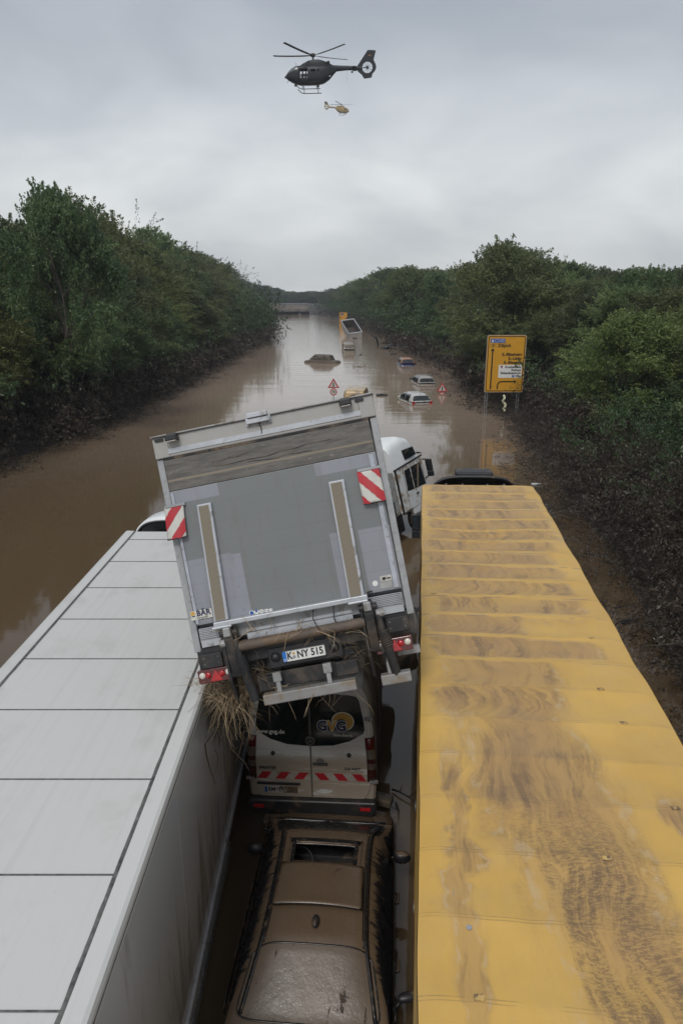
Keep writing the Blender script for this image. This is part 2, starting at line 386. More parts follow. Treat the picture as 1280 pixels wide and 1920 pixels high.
def make_tree(seed, H=10.0, Rr=3.2, lobes=13, ntw=30, nl=52, tlen=1.0, L=0.15, W=0.072, mat='leaf', droop=0.2, low=0.12, spiky=0.45):
    g = np.random.default_rng(seed)
    cz = H * 0.56; centre = np.array([0, 0, cz * 0.8])
    # lobes: uneven outline
    tips = []
    n = lobes * 4
    for i in range(n):
        z = low + (0.97 - low) * g.random() ** 0.85
        prof = math.sin(math.pi * min(1, (z * 0.86 + 0.12))) ** 0.6
        a = g.random() * 2 * math.pi; rr = Rr * prof * (0.35 + 0.65 * g.random() ** 0.5) * (0.66 + 0.62 * math.sin(2.5 * a + seed + 3 * z) ** 2)
        tips.append((rr * math.cos(a), rr * math.sin(a), z * H))
    tips.append((g.normal() * .3, g.normal() * .3, H * 0.95)); tips.append((g.normal() * .5, g.normal() * .5, H * 0.88))
    tips = np.array(tips)
    P = twigs(centre, tips, ntw, tlen, nl, L, W, g, droop)
    if spiky:
        k = int(28 * spiky)
        tp = np.column_stack([g.normal(size=k) * Rr * .45, g.normal(size=k) * Rr * .45, H * (0.68 + .15 * g.random(k))])
        P2 = twigs(centre, tp, 3, 1.5, 34, L, W * .9, g, -0.1, 0.5, 0.10); P = np.concatenate([P, P2])
    crown = quads_mesh('crown', P, [mat])
    mb = MB()
    pts = [(0, 0, -1.0)]; 
    for k in range(1, 6): pts.append((g.normal() * .12 * k, g.normal() * .12 * k, H * 0.16 * k))
    mb.tube(pts, [0.2 * (1 - .14 * k) * (H / 10) for k in range(6)], 7)
    for i in range(0, len(tips), 3):
        tp = Vector(tips[i]); k = min(5, max(1, int(tp.z / H * 5))); b0 = Vector(pts[k]) - Vector((0, 0, .3))
        mid = (b0 + tp) / 2 + Vector((0, 0, -.2)); mb.tube([b0, mid, tp], [0.07, 0.045, 0.015], 5)
    me = bpy.data.meshes.new('trunk'); me.from_pydata(mb.v, [], mb.f); me.materials.append(M['bark']); me.shade_smooth()
    return crown, me
TV = {
 'ash': [make_tree(11, spiky=1.2, tlen=1.15, L=.17, W=.058), make_tree(12, spiky=1.0, Rr=3.5), ],
 'dense': [make_tree(21, mat='leaf_dark', Rr=3.5), make_tree(22, mat='leaf_dark', Rr=3.0, droop=.35), make_tree(23, mat='leaf_dark', Rr=3.6, lobes=16)],
 'green': [make_tree(31), make_tree(32, Rr=3.6, droop=.4), make_tree(33, Rr=2.9, lobes=15)],
 'bright': [make_tree(41, mat='leaf_bright', spiky=.4), make_tree(42, mat='leaf_bright', Rr=2.8)],
}
def tree(kind, i, loc, H, wide, label, group, rz=None, cat='tree', name=None):
    crown, trunk = TV[kind][i % len(TV[kind])]
    t = thing(name or {'ash': 'ash_tree', 'dense': 'broadleaf_tree', 'green': 'maple_tree', 'bright': 'locust_tree'}[kind], label, cat, loc, random.random() * 6.28 if rz is None else rz, group)
    t.scale = (wide, wide, H / 10.0)
    for nm, me in (('crown', crown), ('trunk', trunk)):
        o = bpy.data.objects.new(nm, me); C.objects.link(o); o.parent = t
    return t
SILL = [(-400, 330), (0, 362), (60, 372), (95, 348), (130, 375), (190, 408), (225, 432), (265, 428), (300, 448), (345, 470), (380, 490), (410, 512), (430, 520), (470, 535), (500, 552), (516, 580)]
SILR = [(575, 548), (620, 540), (655, 537), (680, 522), (720, 506), (745, 515), (790, 500), (830, 515), (870, 508), (900, 492), (935, 478), (965, 462), (1000, 480), (1020, 495), (1060, 492), (1090, 505), (1130, 512), (1200, 512), (1250, 522), (1290, 505), (1700, 480)]
def sil(tab, x): return float(np.interp(x, [a for a, _ in tab], [b for _, b in tab]))
def top_for(x, y, tab):
    px, _ = topix((x, y, 10)); py = sil(tab, px)
    v = (py - 960) / F; d = Vector((0, cp - v * sp, -sp - v * cp))
    return 8.35 + d.z / d.y * y
lab = {
 'L': {'ash': 'feathery light-tipped tree in the dense green belt along the left bank', 'dense': 'dark dense-leaved tree in the green belt along the left bank', 'green': 'mid-green broad-leaved tree in the belt along the left bank', 'bright': 'yellowish-green loose tree in the belt along the left bank'},
 'R': {'ash': 'feathery tree with upright shoots in the belt along the right bank', 'dense': 'dark dense-leaved tree in the green belt along the right bank', 'green': 'mid-green broad-leaved tree in the belt along the right bank', 'bright': 'yellowish-green loose tree in the belt along the right bank'}}
kinds = ['green', 'dense', 'ash', 'dense', 'green', 'bright', 'dense', 'ash']
cnt = 0
for side, shore, tab, sgn in (('L', lshore, SILL, -1), ('R', rshore, SILR, 1)):
    y = 24.0 if side == 'L' else 15.0
    while y < 312:
        s = 1.0 + max(0, y - 60) / 110.0
        for row, (off, fr) in enumerate(((2.9, 0.62), (6.0, 0.86), (9.6, 1.0))):
            yy_ = y + random.uniform(-1.2, 1.2) + row * 1.6 * s
            x_ = shore(yy_) + sgn * (off + (s - 1) * 4.0 + random.uniform(-.6, .6) + (2.6 if (side == 'R' and yy_ < 50 and row == 0) else 0) + (1.5 if side == 'R' and yy_ < 50 else 0))
            gz = G(x_, yy_); tz = top_for(x_, yy_, tab)
            H = (tz - gz) * fr * random.uniform(0.86, 1.05) if row < 2 else (tz - gz) * random.uniform(0.72, 1.10)
            H = max(3.0, min(H, 17))
            if row == 0: H = min(H, 7.5 if side == 'L' else 6.0)
            if side == 'R' and row == 0 and 30 < yy_ < 48: x_ += 1.5; H = min(H, 4.6)
            k = kinds[(cnt * 5 + row * 3) % len(kinds)]; 
            if side == 'L' and row == 2 and yy_ < 46: k = 'dense'
            wd = max(0.72, min(1.45, H / 10 * 1.12)) * (1.0 + (s - 1) * .45)
            if side == 'R' and 26 < yy_ < 48.5 and topix((x_ - 4.2 * wd, yy_, 4))[0] < 1010: cnt += 1; continue
            tree(k, cnt, (x_, yy_, gz - .2), H / 1.03, wd, lab[side][k], 'trees of the belt along the %s bank, %s' % ('left' if side == 'L' else 'right', k))
            cnt += 1
        y += 4.4 * s
# a few trees the skyline singles out
for nm, kind, i, px, D, top, wd, lb in (
    ('tall_tree', 'dense', 0, 90, 42, 348, 0.85, 'tallest dark tree of the left bank, its narrow top standing above its neighbours'),
    ('feathery_tree', 'ash', 0, 962, 60, 456, 1.5, 'spreading feathery tree rising highest on the right bank, behind the yellow direction sign'),
    ('light_tree', 'bright', 0, 1200, 33, 575, 0.8, 'light yellow-green tree at the right edge above the muddied slope'),
    ('poplar_tree', 'ash', 1, 778, 120, 497, 1.6, 'pale feathery tree with upright shoots left of the dark round tree on the right bank'),
    ('distant_tree', 'dense', 0, 728, 190, 502, 2.2, 'hazy round-topped tree standing above the right belt beyond the sunken tipper'),
    ('round_tree', 'dense', 2, 832, 105, 510, 1.1, 'small dark round tree top between two feathery trees on the right bank'),
    ('maple_tree', 'green', 1, 372, 84, 585, 0.8, 'light green broad-leaved bush-like tree low on the left bank above the muddy line')):
    P = at_d(px, top, D); gz = G(P.x, P.y)
    tree(kind, i, (P.x, P.y, gz - .2), (P.z - gz) * .94, wd, lb, None, name=nm)
# trees far behind
for i in range(26):
    px = 440 + i * 8.5; D = 430 + (i * 37) % 90
    top = np.interp(px, [440, 470, 500, 530, 560, 600, 650], [524, 532, 540, 548, 551, 546, 541]) + random.uniform(-3, 3)
    P = at_d(px, top, D); gz = G(P.x, P.y)
    tree('dense', i, (P.x, P.y, gz - .5), P.z - gz, 2.6, 'hazy blue-green tree of the far wood beyond the road bridge', 'trees of the far wood', name='distant_tree')
for i in range(9):
    px = 1020 + i * 33; D = 62 + (i * 13) % 20
    top = np.interp(px, [1020, 1060, 1110, 1140, 1165, 1200, 1230, 1290], [498, 490, 500, 515, 503, 512, 520, 500])
    P = at_d(px, top, D); gz = G(P.x, P.y)
    tree('dense', i, (P.x, P.y, gz - .5), P.z - gz, 1.0, 'dark grey-green tree top behind the right belt against the sky', 'trees behind the right belt', name='distant_tree')

# undergrowth along the water: coated with mud up to the flood line
def clump(seed, n_t, nl, L, W, tl):
    g = np.random.default_rng(seed); tips = g.normal(size=(n_t, 3)) * np.array([.75, .75, .45]) + np.array([0, 0, .55])
    P = twigs(np.array([0, 0, 0.0]), tips, 9, tl, nl, L, W, g, 0.45, 0.8, 0.10)
    ax = g.normal(size=(26, 3)) * np.array([.7, .7, .35]) + np.array([0, 0, .55]); ce = g.normal(size=(26, 3)) * np.array([.6, .6, .25]) + np.array([0, 0, .5])
    return np.concatenate([P, leaves(ce, ax, 1.1, .016, g)])
CL = [clump(s_, 7, 13, .14, .065, .8) for s_ in (51, 52, 53)]
CLn = [clump(s_, 10, 22, .085, .032, .8) for s_ in (61, 62, 63)]
def undergrowth(name, side, label, y0, y1):
    shore = lshore if side < 0 else rshore; out = []; g = np.random.default_rng(5 if side < 0 else 6)
    y = y0
    while y < y1:
        s = 1.0 + max(0, y - 40) / 70.0
        near = side > 0 and y < 34
        depth = 9.5 if (side > 0 and y < 45) else 4.2
        nrow = int(depth / (0.8 if near else 1.15) / (s ** .5)) + 1
        for r_ in range(nrow):
            d = (r_ + g.random() * .8) * depth / nrow - 0.35 + (0.35 if near else (s - 1) * 1.0)
            if g.random() < .08: continue
            yy_ = y + g.uniform(-.6, .6) * s; x_ = shore(yy_) + side * d * 1.0 + side * g.uniform(-.35, .35)+ side * .25 * math.sin(yy_ * 1.1)
            z_ = max(G(x_, yy_), 0.3) - 0.1
            sc = min(s, 2.2) * g.uniform(.65, 1.5); a = g.uniform(0, 6.28)
            P = (CLn if near else CL)[int(g.integers(3))]
            Rm = np.array([[math.cos(a), -math.sin(a), 0], [math.sin(a), math.cos(a), 0], [0, 0, 1]])
            up = g.uniform(.8, 1.5) if d > .6 else .55
            if side > 0 and 36 < yy_ < 49 and x_ < 13.6: sc = min(sc, .75); up = .6
            out.append((P @ Rm.T) * np.array([sc, sc, sc * up]) + np.array([x_, yy_, z_]))
        y += (0.95 if near else 1.25) * s
    me = quads_mesh(name, np.concatenate(out), ['leaf_mud'])
    o = bpy.data.objects.new(name, me); C.objects.link(o); tag(o, label, 'undergrowth', None, 'stuff')
    print(name, len(me.polygons))
undergrowth('undergrowth', -1, 'brown mud-coated bushes and weeds along the left waterline', 22, 318)
undergrowth('undergrowth', 1, 'dark mud-coated bushes covering the right slope beside the yellow trailer', 8, 318)

# leaves, twigs and scum drifting near the banks and round the wrecks
g = np.random.default_rng(77); pts = []
for k in range(5200):
    y = 9 + (g.random() ** 1.6) * 210; side = 1 if g.random() < .55 else -1
    x = (rshore(y) if side > 0 else lshore(y)) - side * (abs(g.normal()) * (1.0 + y * .012) - .3)
    if side > 0 and y < 20 and x < 5.3: continue
    if side > 0 and y < 45 and g.random() < .6: continue
    if mnoise.noise(Vector((x * .35, y * .22, 2))) < -.05: continue
    pts.append((x, y, .306 + g.random() * .01))
Cn = np.array(pts); ax = g.normal(size=Cn.shape); ax[:, 2] *= .03
ax /= np.linalg.norm(ax, axis=1, keepdims=True); b_ = np.stack([-ax[:, 1], ax[:, 0], np.zeros(len(ax))], 1)
Ls = (.05 + .16 * g.random(len(ax)) ** 3)[:, None]; Ws = Ls * (.12 + .5 * g.random(len(ax)))[:, None]
Pq = np.stack([Cn - ax * Ls, Cn + b_ * Ws, Cn + ax * Ls, Cn - b_ * Ws], axis=1)
M['scum'] = basic('floating_scum', (.06, .045, .03), .7, var=.6, scale=2)
me = quads_mesh('floating_debris', Pq, ['scum']); o = bpy.data.objects.new('floating_debris', me); C.objects.link(o)
tag(o, 'brown leaves, twigs and scum drifting on the flood along both banks', 'debris', None, 'stuff')

# ------------------------------------------------------------------ far road bridge
br = thing('road_bridge', 'grey concrete road bridge crossing the flooded cutting far off, its deck just above the water', 'bridge', (-24, 322, 0.3), R(3))
mb = MB(); mb.bb(-34, 9.5, 0, 9, 1.35, 2.25); mb.bb(-34, 9.5, .6, 8.4, .95, 1.35, 1); mb.build('deck', ['concrete', M['chassis']], br, bevel=.05)  # lower band near-black: shade under the deck put into the colour
mb = MB(); mb.bb(-34, 9.5, -.25, .1, 2.2, 4.1); mb.bb(-34, 9.5, -.32, .16, 4.1, 4.25); mb.build('parapet', 'concrete', br)
mb = MB(); mb.bb(4.5, 5.6, 1, 8, -3, .6); mb.bb(-20, -19, 1, 8, -3, .6); mb.build('pier', 'concrete', br)
mb = MB(); mb.bb(-34, 9.5, 8.6, 9.4, -3, 1.35); mb.build('shade_backing', 'chassis', br)  # near-black wall added to close the opening, standing in for underpass shade
mb = MB()
for k in range(17): mb.tube([(-33 + k * 2.5, 0, 4.2), (-33 + k * 2.5, 0, 4.9)], .05, 5)
mb.tube([(-34, 0, 4.9), (9, 0, 4.9)], .05, 5); mb.build('railing', 'steel', br)

# ------------------------------------------------------------------ direction sign on the right bank
D0 = 47.8
sg = thing('direction_sign', 'big yellow direction sign with black arrows and place names standing at the right waterline', 'road sign', (11.24, D0, bed(D0)), R(1.5))
zb = 1.95 - bed(D0); SW, SH = 2.7, 3.88
def fp(u, v): return (-SW / 2 + u * SW, zb + SH * (1 - v))
mb = MB(); mb.prism(rrect(-SW / 2, SW / 2, zb, zb + SH, .12), 0, .05); bd = mb.build('panel', M['steel'], sg)
mb = MB(); mb.prism(rrect(-SW / 2 + .035, SW / 2 - .035, zb + .035, zb + SH - .035, .1), -.006, .0); mb.build('face', 'signyellow', sg)
def frame(mb, x0, x1, z0, z1, r, wd, y0, y1, m=0):
    a = rrect(x0, x1, z0, z1, r); b = rrect(x0 + wd, x1 - wd, z0 + wd, z1 - wd, max(.01, r - wd)); n = len(a)
    vs = [(x, y0, z) for x, z in a] + [(x, y0, z) for x, z in b] + [(x, y1, z) for x, z in a] + [(x, y1, z) for x, z in b]
    fs = []
    for i in range(n):
        j = (i + 1) % n
        fs += [(i, j, n + j, n + i), (2 * n + i, 3 * n + i, 3 * n + j, 2 * n + j), (i, 2 * n + i, 2 * n + j, j), (n + i, n + j, 3 * n + j, 3 * n + i)]
    mb.add(vs, fs, m)
mb = MB(); frame(mb, -SW / 2 + .085, SW / 2 - .085, zb + .085, zb + SH - .085, .09, .05, -.012, -.006); mb.build('border', 'ink', sg)
# arrows
mb = MB(); x, z = fp(.156, .22); x2, z2 = fp(.156, .945)
mb.prism([(x - .045, z2), (x + .045, z2), (x + .045, z - .2), (x + .15, z - .24), (x, z), (x - .15, z - .24), (x - .045, z - .2)], -.012, -.006); mb.build('straight_arrow', 'ink', sg)
mb = MB(); xa, za = fp(.335, .942); xt, zt = fp(.82, .808); wd = .042
arc = lambda r: [(xa + .27 - r * math.cos(R(a)), zt - .27 + r * math.sin(R(a))) for a in range(0, 91, 15)]
mb.prism([(xa - wd, za)] + arc(.27 + wd) + [(xt - .17, zt + wd), (xt - .21, zt + .14), (xt, zt), (xt - .21, zt - .14), (xt - .17, zt - wd)] + arc(.27 - wd)[::-1] + [(xa + wd, za)], -.012, -.006); mb.build('turn_arrow', 'ink', sg)
x0, z1 = fp(.085, .062); x1, z0 = fp(.46, .135)
mb = MB(); mb.prism(rrect(x0, x1, z0, z1, .03), -.012, -.006); mp_ = mb.build('motorway_field', 'blue', sg)
mb = MB(); zc_ = (z0 + z1) / 2
mb.prism([(x0 + .06, z0 + .04), (x0 + .13, z0 + .04), (x0 + .145, z1 - .04), (x0 + .125, z1 - .04)], -.016, -.012); mb.prism([(x0 + .17, z0 + .04), (x0 + .24, z0 + .04), (x0 + .175, z1 - .04), (x0 + .155, z1 - .04)], -.016, -.012); mb.bb(x0 + .07, x0 + .23, -.016, -.012, zc_ + .035, zc_ + .055)
frame(mb, x0 + .30, x0 + .62, z0 + .05, z1 - .05, .04, .018, -.016, -.012); frame(mb, x0 + .68, x0 + .97, z0 + .05, z1 - .05, .04, .018, -.016, -.012); mb.build('motorway_symbol', 'white_ink', mp_)
text('motorway_number', '1', .14, 'white_ink', mp_, (x0 + .46, -.013, zc_)); text('motorway_number', '61', .14, 'white_ink', mp_, (x0 + .825, -.013, zc_))
x0, z1 = fp(.085, .152); x1, z0 = fp(.235, .205)
mb = MB(); frame(mb, x0, x1, z0, z1, .03, .014, -.012, -.006); mb.build('route_frame', 'ink', sg)
text('route_number', '265', .2, 'ink', sg, ((x0 + x1) / 2, -.007, (z0 + z1) / 2), bold=.003, sx=.85)
x, z = fp(.275, .182); text('lettering', 'Zülpich', .31, 'ink', sg, (x, -.007, z), ax='LEFT', bold=.011, sx=.98)
for s_, v_ in (('E.-Bliesheim', .335), ('E.-Liblar', .405), ('E.-Blessem', .475)):
    x, z = fp(.915, v_); text('lettering', s_, .28, 'ink', sg, (x, -.007, z), ax='RIGHT', bold=.011, sx=1.02)
x0, z1 = fp(.335, .515); x1, z0 = fp(.93, .742)
mb = MB(); mb.bb(x0, x1, -.012, -.006, z0, z1); wf = mb.build('white_field', 'white_ink', sg)
for s_, v_ in (('Krankenhaus', .553), ('Rathaus', .606), ('Einkaufszentrum', .658), ('Ville', .712)):
    x, z = fp(.91, v_); text('lettering', s_, .22, 'ink', wf, (x, -.013, z), ax='RIGHT', bold=.008, sx=.96)
x, z = fp(.72, .712); mb = MB(); mb.bb(x - .08, x + .08, -.016, -.012, z - .085, z + .085); pf = mb.build('parking_symbol', 'blue', wf); text('lettering', 'P', .15, 'white_ink', pf, (x, -.017, z))
x, z = fp(.41, .55); mb = MB(); mb.prism([(x - .09, z + .07), (x - .05, z - .0), (x + .05, z), (x + .09, z + .07)], -.016, -.012); mb.build('hospital_symbol', 'ink', wf)
mb = MB(); mb.prism([(x, z - .09), (x + .06, z - .02), (x + .06, z + .03), (x - .06, z + .03), (x - .06, z - .02)], -.018, -.014); mb.build('hospital_symbol', 'red', wf)
for px_ in (-SW / 2 + .19, SW / 2 - .3):
    mb = MB()
    for q in (-.075, .075): mb.tube([(px_ + q, .1, -.5), (px_ + q, .1, zb + SH - .2)], .024, 7)
    for k in range(12): mb.tube([(px_ - .075, .1, .2 + k * .5), (px_ + .075, .1, .2 + k * .5 + (.0 if k % 2 else .0))], .014, 5)
    mb.build('lattice_post', 'steel', sg)
# weeds caught on the sign
g = np.random.default_rng(3); x, z = fp(.86, .865)
tp = g.normal(size=(14, 3)) * np.array([.12, .03, .16])
me = quads_mesh('caught_weeds', twigs(np.zeros(3), tp, 3, .22, 9, .06, .02, g, .3, .6, .03), ['leaf_mud']); o = bpy.data.objects.new('caught_weeds', me); C.objects.link(o)
o.location = (11.24 + x, D0 - .08, z + bed(D0)); tag(o, 'small tuft of weeds caught on the lower right corner of the yellow direction sign', 'weeds')
# pale foam strip hanging under the sign
mb = MB(); pts = []; mb_p = at_d(943, 741, D0 - .1)
for k in range(15): pts.append((mb_p.x + .07 * math.sin(k * .9) + .014 * k, mb_p.y + .05 * math.cos(k), mb_p.z - k * .078))
mb.tube(pts, [.06 + .035 * abs(math.sin(k * 1.7)) for k in range(15)], 7); M['foam'] = basic('pale_foil', (.62, .6, .42), .5, var=.3, scale=9, bump=.8)
tag(mb.build('torn_foil_strip', 'foam', smooth=False), 'crumpled pale yellow strip of foil hanging below the yellow direction sign', 'foil strip')

# ------------------------------------------------------------------ far direction sign
D1 = 203; P0 = at_d(636, 586, D1); P1 = at_d(650.5, 610, D1); W1 = P1.x - P0.x; H1 = P0.z + .6
s2 = thing('direction_sign', 'distant yellow direction sign with a notched right edge, half sunk beside the grey tipper', 'road sign', (P0.x, D1, bed(D1)))
o_ = -bed(D1)
mb = MB(); mb.prism([(0, -.3 + o_), (W1, -.3 + o_), (W1, 2.1 + o_), (W1 - .35, 2.35 + o_), (W1, 2.7 + o_), (W1, P0.z + o_), (0, P0.z + o_)], 0, .08); mb.build('panel', 'signyellow', s2)
mb = MB(); mb.bb(.25, 1.25, -.02, -.005, 3.2 + o_, 3.6 + o_); mb.build('motorway_field', 'blue', s2)
mb = MB(); mb.bb(.75, 1.7, -.02, -.005, .8 + o_, 1.5 + o_); mb.build('white_field', 'white_ink', s2)
mb = MB(); mb.prism([(.3, .6 + o_), (.42, .6 + o_), (.42, 2.6 + o_), (.52, 2.6 + o_), (.36, 2.95 + o_), (.2, 2.6 + o_), (.3, 2.6 + o_)], -.02, -.005); mb.build('arrow', 'ink', s2)
mb = MB(); mb.tube([(.3, .15, -.5), (.3, .15, 5)], .08, 6); mb.build('post', 'steel', s2)
mb = MB(); mb.tube([(W1 - .3, .15, -.5), (W1 - .3, .15, 5)], .08, 6); mb.build('post', 'steel', s2)

# ------------------------------------------------------------------ warning signs sticking out of the water
def warn(px, pytop, D, label, low):
    P = at_d(px, pytop, D); b = bed(D)
    t = thing('warning_sign', label, 'road sign', (P.x, D, b)); top = P.z - b
    s = .95
    tri = lambda k, dz=0: [(-s / 2 * k, top - .82 + dz + .03), (s / 2 * k, top - .82 + dz + .03), (0, top - .82 + dz + .82 * k + .0)]
    mb = MB(); mb.prism(tri(1), 0, .012); tr = mb.build('triangle', 'red', t)
    mb = MB(); mb.prism([(x * .66, (z - (top - .52)) * .66 + top - .53) for x, z in tri(1)], -.008, 0); mb.build('white_field', 'tag_white', tr)
    mb = MB(); mb.bb(-.05, .05, -.014, -.008, top - .68, top - .36); mb.build('traffic_light_symbol', 'ink', tr)
    zc = top - 1.1
    mb = MB(); mb.disc((0, zc), .29, 0, .012, 28); dd = mb.build('disc', 'red', t)
    mb = MB(); mb.disc((0, zc), .215, -.008, 0, 28); mb.build('white_field', 'tag_white', dd)
    text('number', '70', .27, 'ink', dd, (0, -.009, zc), bold=.008)
    mb = MB(); mb.tube([(0, .05, -.3), (0, .05, top - .1)], .03, 7); mb.build('post', 'steel', t)
warn(625, 709, 55.6, 'triangular sign above a round 70 sign on a post in mid-water, left of the cars', 0)
warn(829, 717, 59.4, 'triangular sign above a half-sunk 70 sign near the right bank beside the white hatchback', 1)

# ------------------------------------------------------------------ generic car, analytic surfaces
def lerp_tab(tab, y): return float(np.interp(y, [a for a, _ in tab], [b for _, b in tab]))
class Car:
    """profile tables along y (rear negative)"""
    ge = 4.6
    def __init__(s, W, shoulder, roof, belt, tumble=.16, wtab=None, zb=.22, n=4.0):
        s.W = W / 2; s.sh = shoulder; s.rf = roof; s.belt = belt; s.tm = tumble; s.zb = zb; s.n = n
        s.y0, s.y1 = shoulder[0][0], shoulder[-1][0]
        s.H = max(z for _, z in roof); s.wt = wtab
    def hw(s, y):
        if s.wt: return lerp_tab(s.wt, y) * s.W
        e = min(y - s.y0, s.y1 - y); return s.W * (1 - .16 * max(0, 1 - e / .55) ** 2)
    def sm(s, tab, y, k=.07): return sum(lerp_tab(tab, y + d * k) for d in (-2, -1, 0, 1, 2)) / 5
    def body(s, nu=40, nv=34):
        def fn(u, v):
            v2 = .5 - .5 * math.cos(math.pi * v) if True else v
            y = s.y0 + (s.y1 - s.y0) * v2; zt = s.sm(s.sh, y); w = s.hw(y)
            e = min(1, max(0.02, (min(y - s.y0, s.y1 - y)) / .12)) ** .5
            zm = (zt + s.zb) / 2; a = math.pi * (1.35 - 1.7 * u)
            ca, sa = math.cos(a), math.sin(a); p = 2 / s.n
            x = w * math.copysign(abs(ca) ** p, ca) * (.9 + .1 * e)
            z = zm + (zt - zm) * (math.copysign(abs(sa) ** p, sa)) * e
            return (x, y, z)
        return fn, nu, nv
    def gz(s, y): return max(.004, s.sm(s.rf, y, .05) - s.belt)
    def gw(s, y): return s.hw(y) * .955
    def gp(s, y, a):
        h = s.gz(y); w = s.gw(y); p = 2 / s.ge; ca, sa = math.cos(a), math.sin(a)
        zf = abs(sa) ** p; z = s.belt + h * zf
        x = w * math.copysign(abs(ca) ** p, ca) * (1 - s.tm * (z - s.belt) / (s.H - s.belt))
        return (x, y, z)
    def green(s, ya, yb, nu=30, nv=36):
        return (lambda u, v: s.gp(ya + (yb - ya) * (.5 - .5 * math.cos(math.pi * v)), math.pi * (1 - u))), nu, nv
    def top(s, fx, y, off=.006):
        """point on the top skin at a fraction fx of the half width"""
        h = s.gz(y); w = s.gw(y); q = abs(fx); zf = (1 - q ** s.ge) ** (1 / s.ge); z = s.belt + h * zf
        return (fx * w * (1 - s.tm * (z - s.belt) / (s.H - s.belt)), y, z + off)
    def side(s, sg, y, z, off=.006):
        h = s.gz(y); w = s.gw(y); q = min(.999, max(0, (z - s.belt) / h)); xf = (1 - q ** s.ge) ** (1 / s.ge)
        return (sg * (w * xf * (1 - s.tm * (z - s.belt) / (s.H - s.belt)) + off), y, z)
def build_car(o, c, paint, ws, rg, sides, glassm='glass', sideglass=None, paint2=None, side_hole=None, solid=0):
    fn, nu, nv = c.body(); mb = MB(); mb.grid(fn, nu, nv); bd = mb.build('body', paint2 or paint, o, smooth=True, auto=50)
    fn, nu, nv = c.green(ws[1] + .02 if False else rg[0] - .03, ws[0] + .03); mb = MB(); mb.grid(fn, nu, nv); cb = mb.build('cabin', paint, o, smooth=True, auto=50)
    def panel(name, ya, yb, fx, mat, n=12, r=.12):
        mb = MB()
        def f_(u, v):
            y = ya + (yb - ya) * v; e = 1 - r * max(0, abs(2 * v - 1) - .82) / .18 * .5
            return c.top((2 * u - 1) * fx * e, y)
        mb.grid(f_, n, n); return mb.build(name, mat, o, smooth=True)
    if ws[1] is not None: panel('windshield', ws[1], ws[0] - .03, .93, glassm)
    if rg: panel('rear_window', rg[0] + .04, rg[1], .93, glassm)
    for sg_ in (-1, 1):
        for (ya, yb) in sides:
            mb = MB()
            def f_(u, v):
                y = ya + (yb - ya) * u; zt = c.belt + c.gz(y) * .90; z0 = c.belt + .015
                return c.side(sg_, y, z0 + max(0, (zt - z0)) * v)
            mb.grid(f_, 10, 8); mb.build('side_window', sideglass or glassm, o, smooth=True)
    return bd
def tail(o, c, y, z, w, h, dy=.0, mat='red_lens', x=None, d=.1):
    for sg_ in (-1, 1):
        xx = (x if x is not None else c.hw(y) - w * .35); mb = MB(); mb.prism(rrect(xx * sg_ - w / 2, xx * sg_ + w / 2, z, z + h, min(w, h) * .3), y - .02, y + d); mb.build('tail_light', mat, o, bevel=.01)
def mirror(o, x, y, z, mat, sg_, s=1.0):
    mb = MB(); g_ = lambda u, v: (x + sg_ * (.11 + .10 * math.cos(2 * math.pi * u) * math.sin(math.pi * v)) * s, y + .06 * s * math.sin(2 * math.pi * u) * math.sin(math.pi * v), z - .075 * s * math.cos(math.pi * v))
    mb.grid(g_, 14, 9); mb.tube([(x, y, z - .02), (x + sg_ * .1, y, z - .02)], .02, 6); return mb.build('side_mirror', mat, o, smooth=True)

# car paints
for nm, col, d in (('p_white', (.50, .50, .48), .4), ('p_silver', (.34, .32, .30), .5), ('p_brown', (.10, .083, .066), .75), ('p_beige', (.22, .19, .15), .6), ('p_yellow', (.42, .29, .12), .55), ('p_orange', (.38, .17, .09), .55), ('p_bluec', (.02, .035, .12), .3)):
    M[nm] = basic(nm, col, .3, var=.06, scale=2, dirt=d, dirtcol=(.22, .165, .11), coat=.3, dirtscale=1.6)
M['p_brown2'] = basic('dried_mud', (.12, .098, .075), .75, var=.25, scale=3, bump=.4)

hatch_sh = [(-2.0, .55), (-1.95, .86), (-1.6, .93), (0, .93), (1.0, .90), (1.9, .72), (2.05, .45)]
# white hatchback, 2nd row from the camera
P = onz(779, 757); t = thing('car', 'white hatchback sunk to its window line, left of the half-sunk 70 sign', 'car', (P.x, P.y + 1.85, -.52), R(14)); t.scale = (1.05, 1.05, 1.05)
c = Car(1.76, hatch_sh, [(-1.95, .93), (-1.55, 1.38), (-1.1, 1.46), (0.2, 1.47), (.5, 1.40), (1.35, .93)], .92, .2)
build_car(t, c, 'p_white', (1.3, .55), (-1.93, -1.56), [(-1.25, -.35), (-.28, .72)]); tail(t, c, -1.96, .78, .2, .2); mirror(t, -.83, .72, .98, 'p_white', -1)
mb = MB(); mb.tube([(0, -1.45, 1.4), (0, -1.52, 1.62)], .012, 5); mb.build('antenna', 'black', t)
mb = MB(); mb.bb(-.1, .1, -2.03, -1.99, .72, .8); mb.build('emblem', 'steel', t)
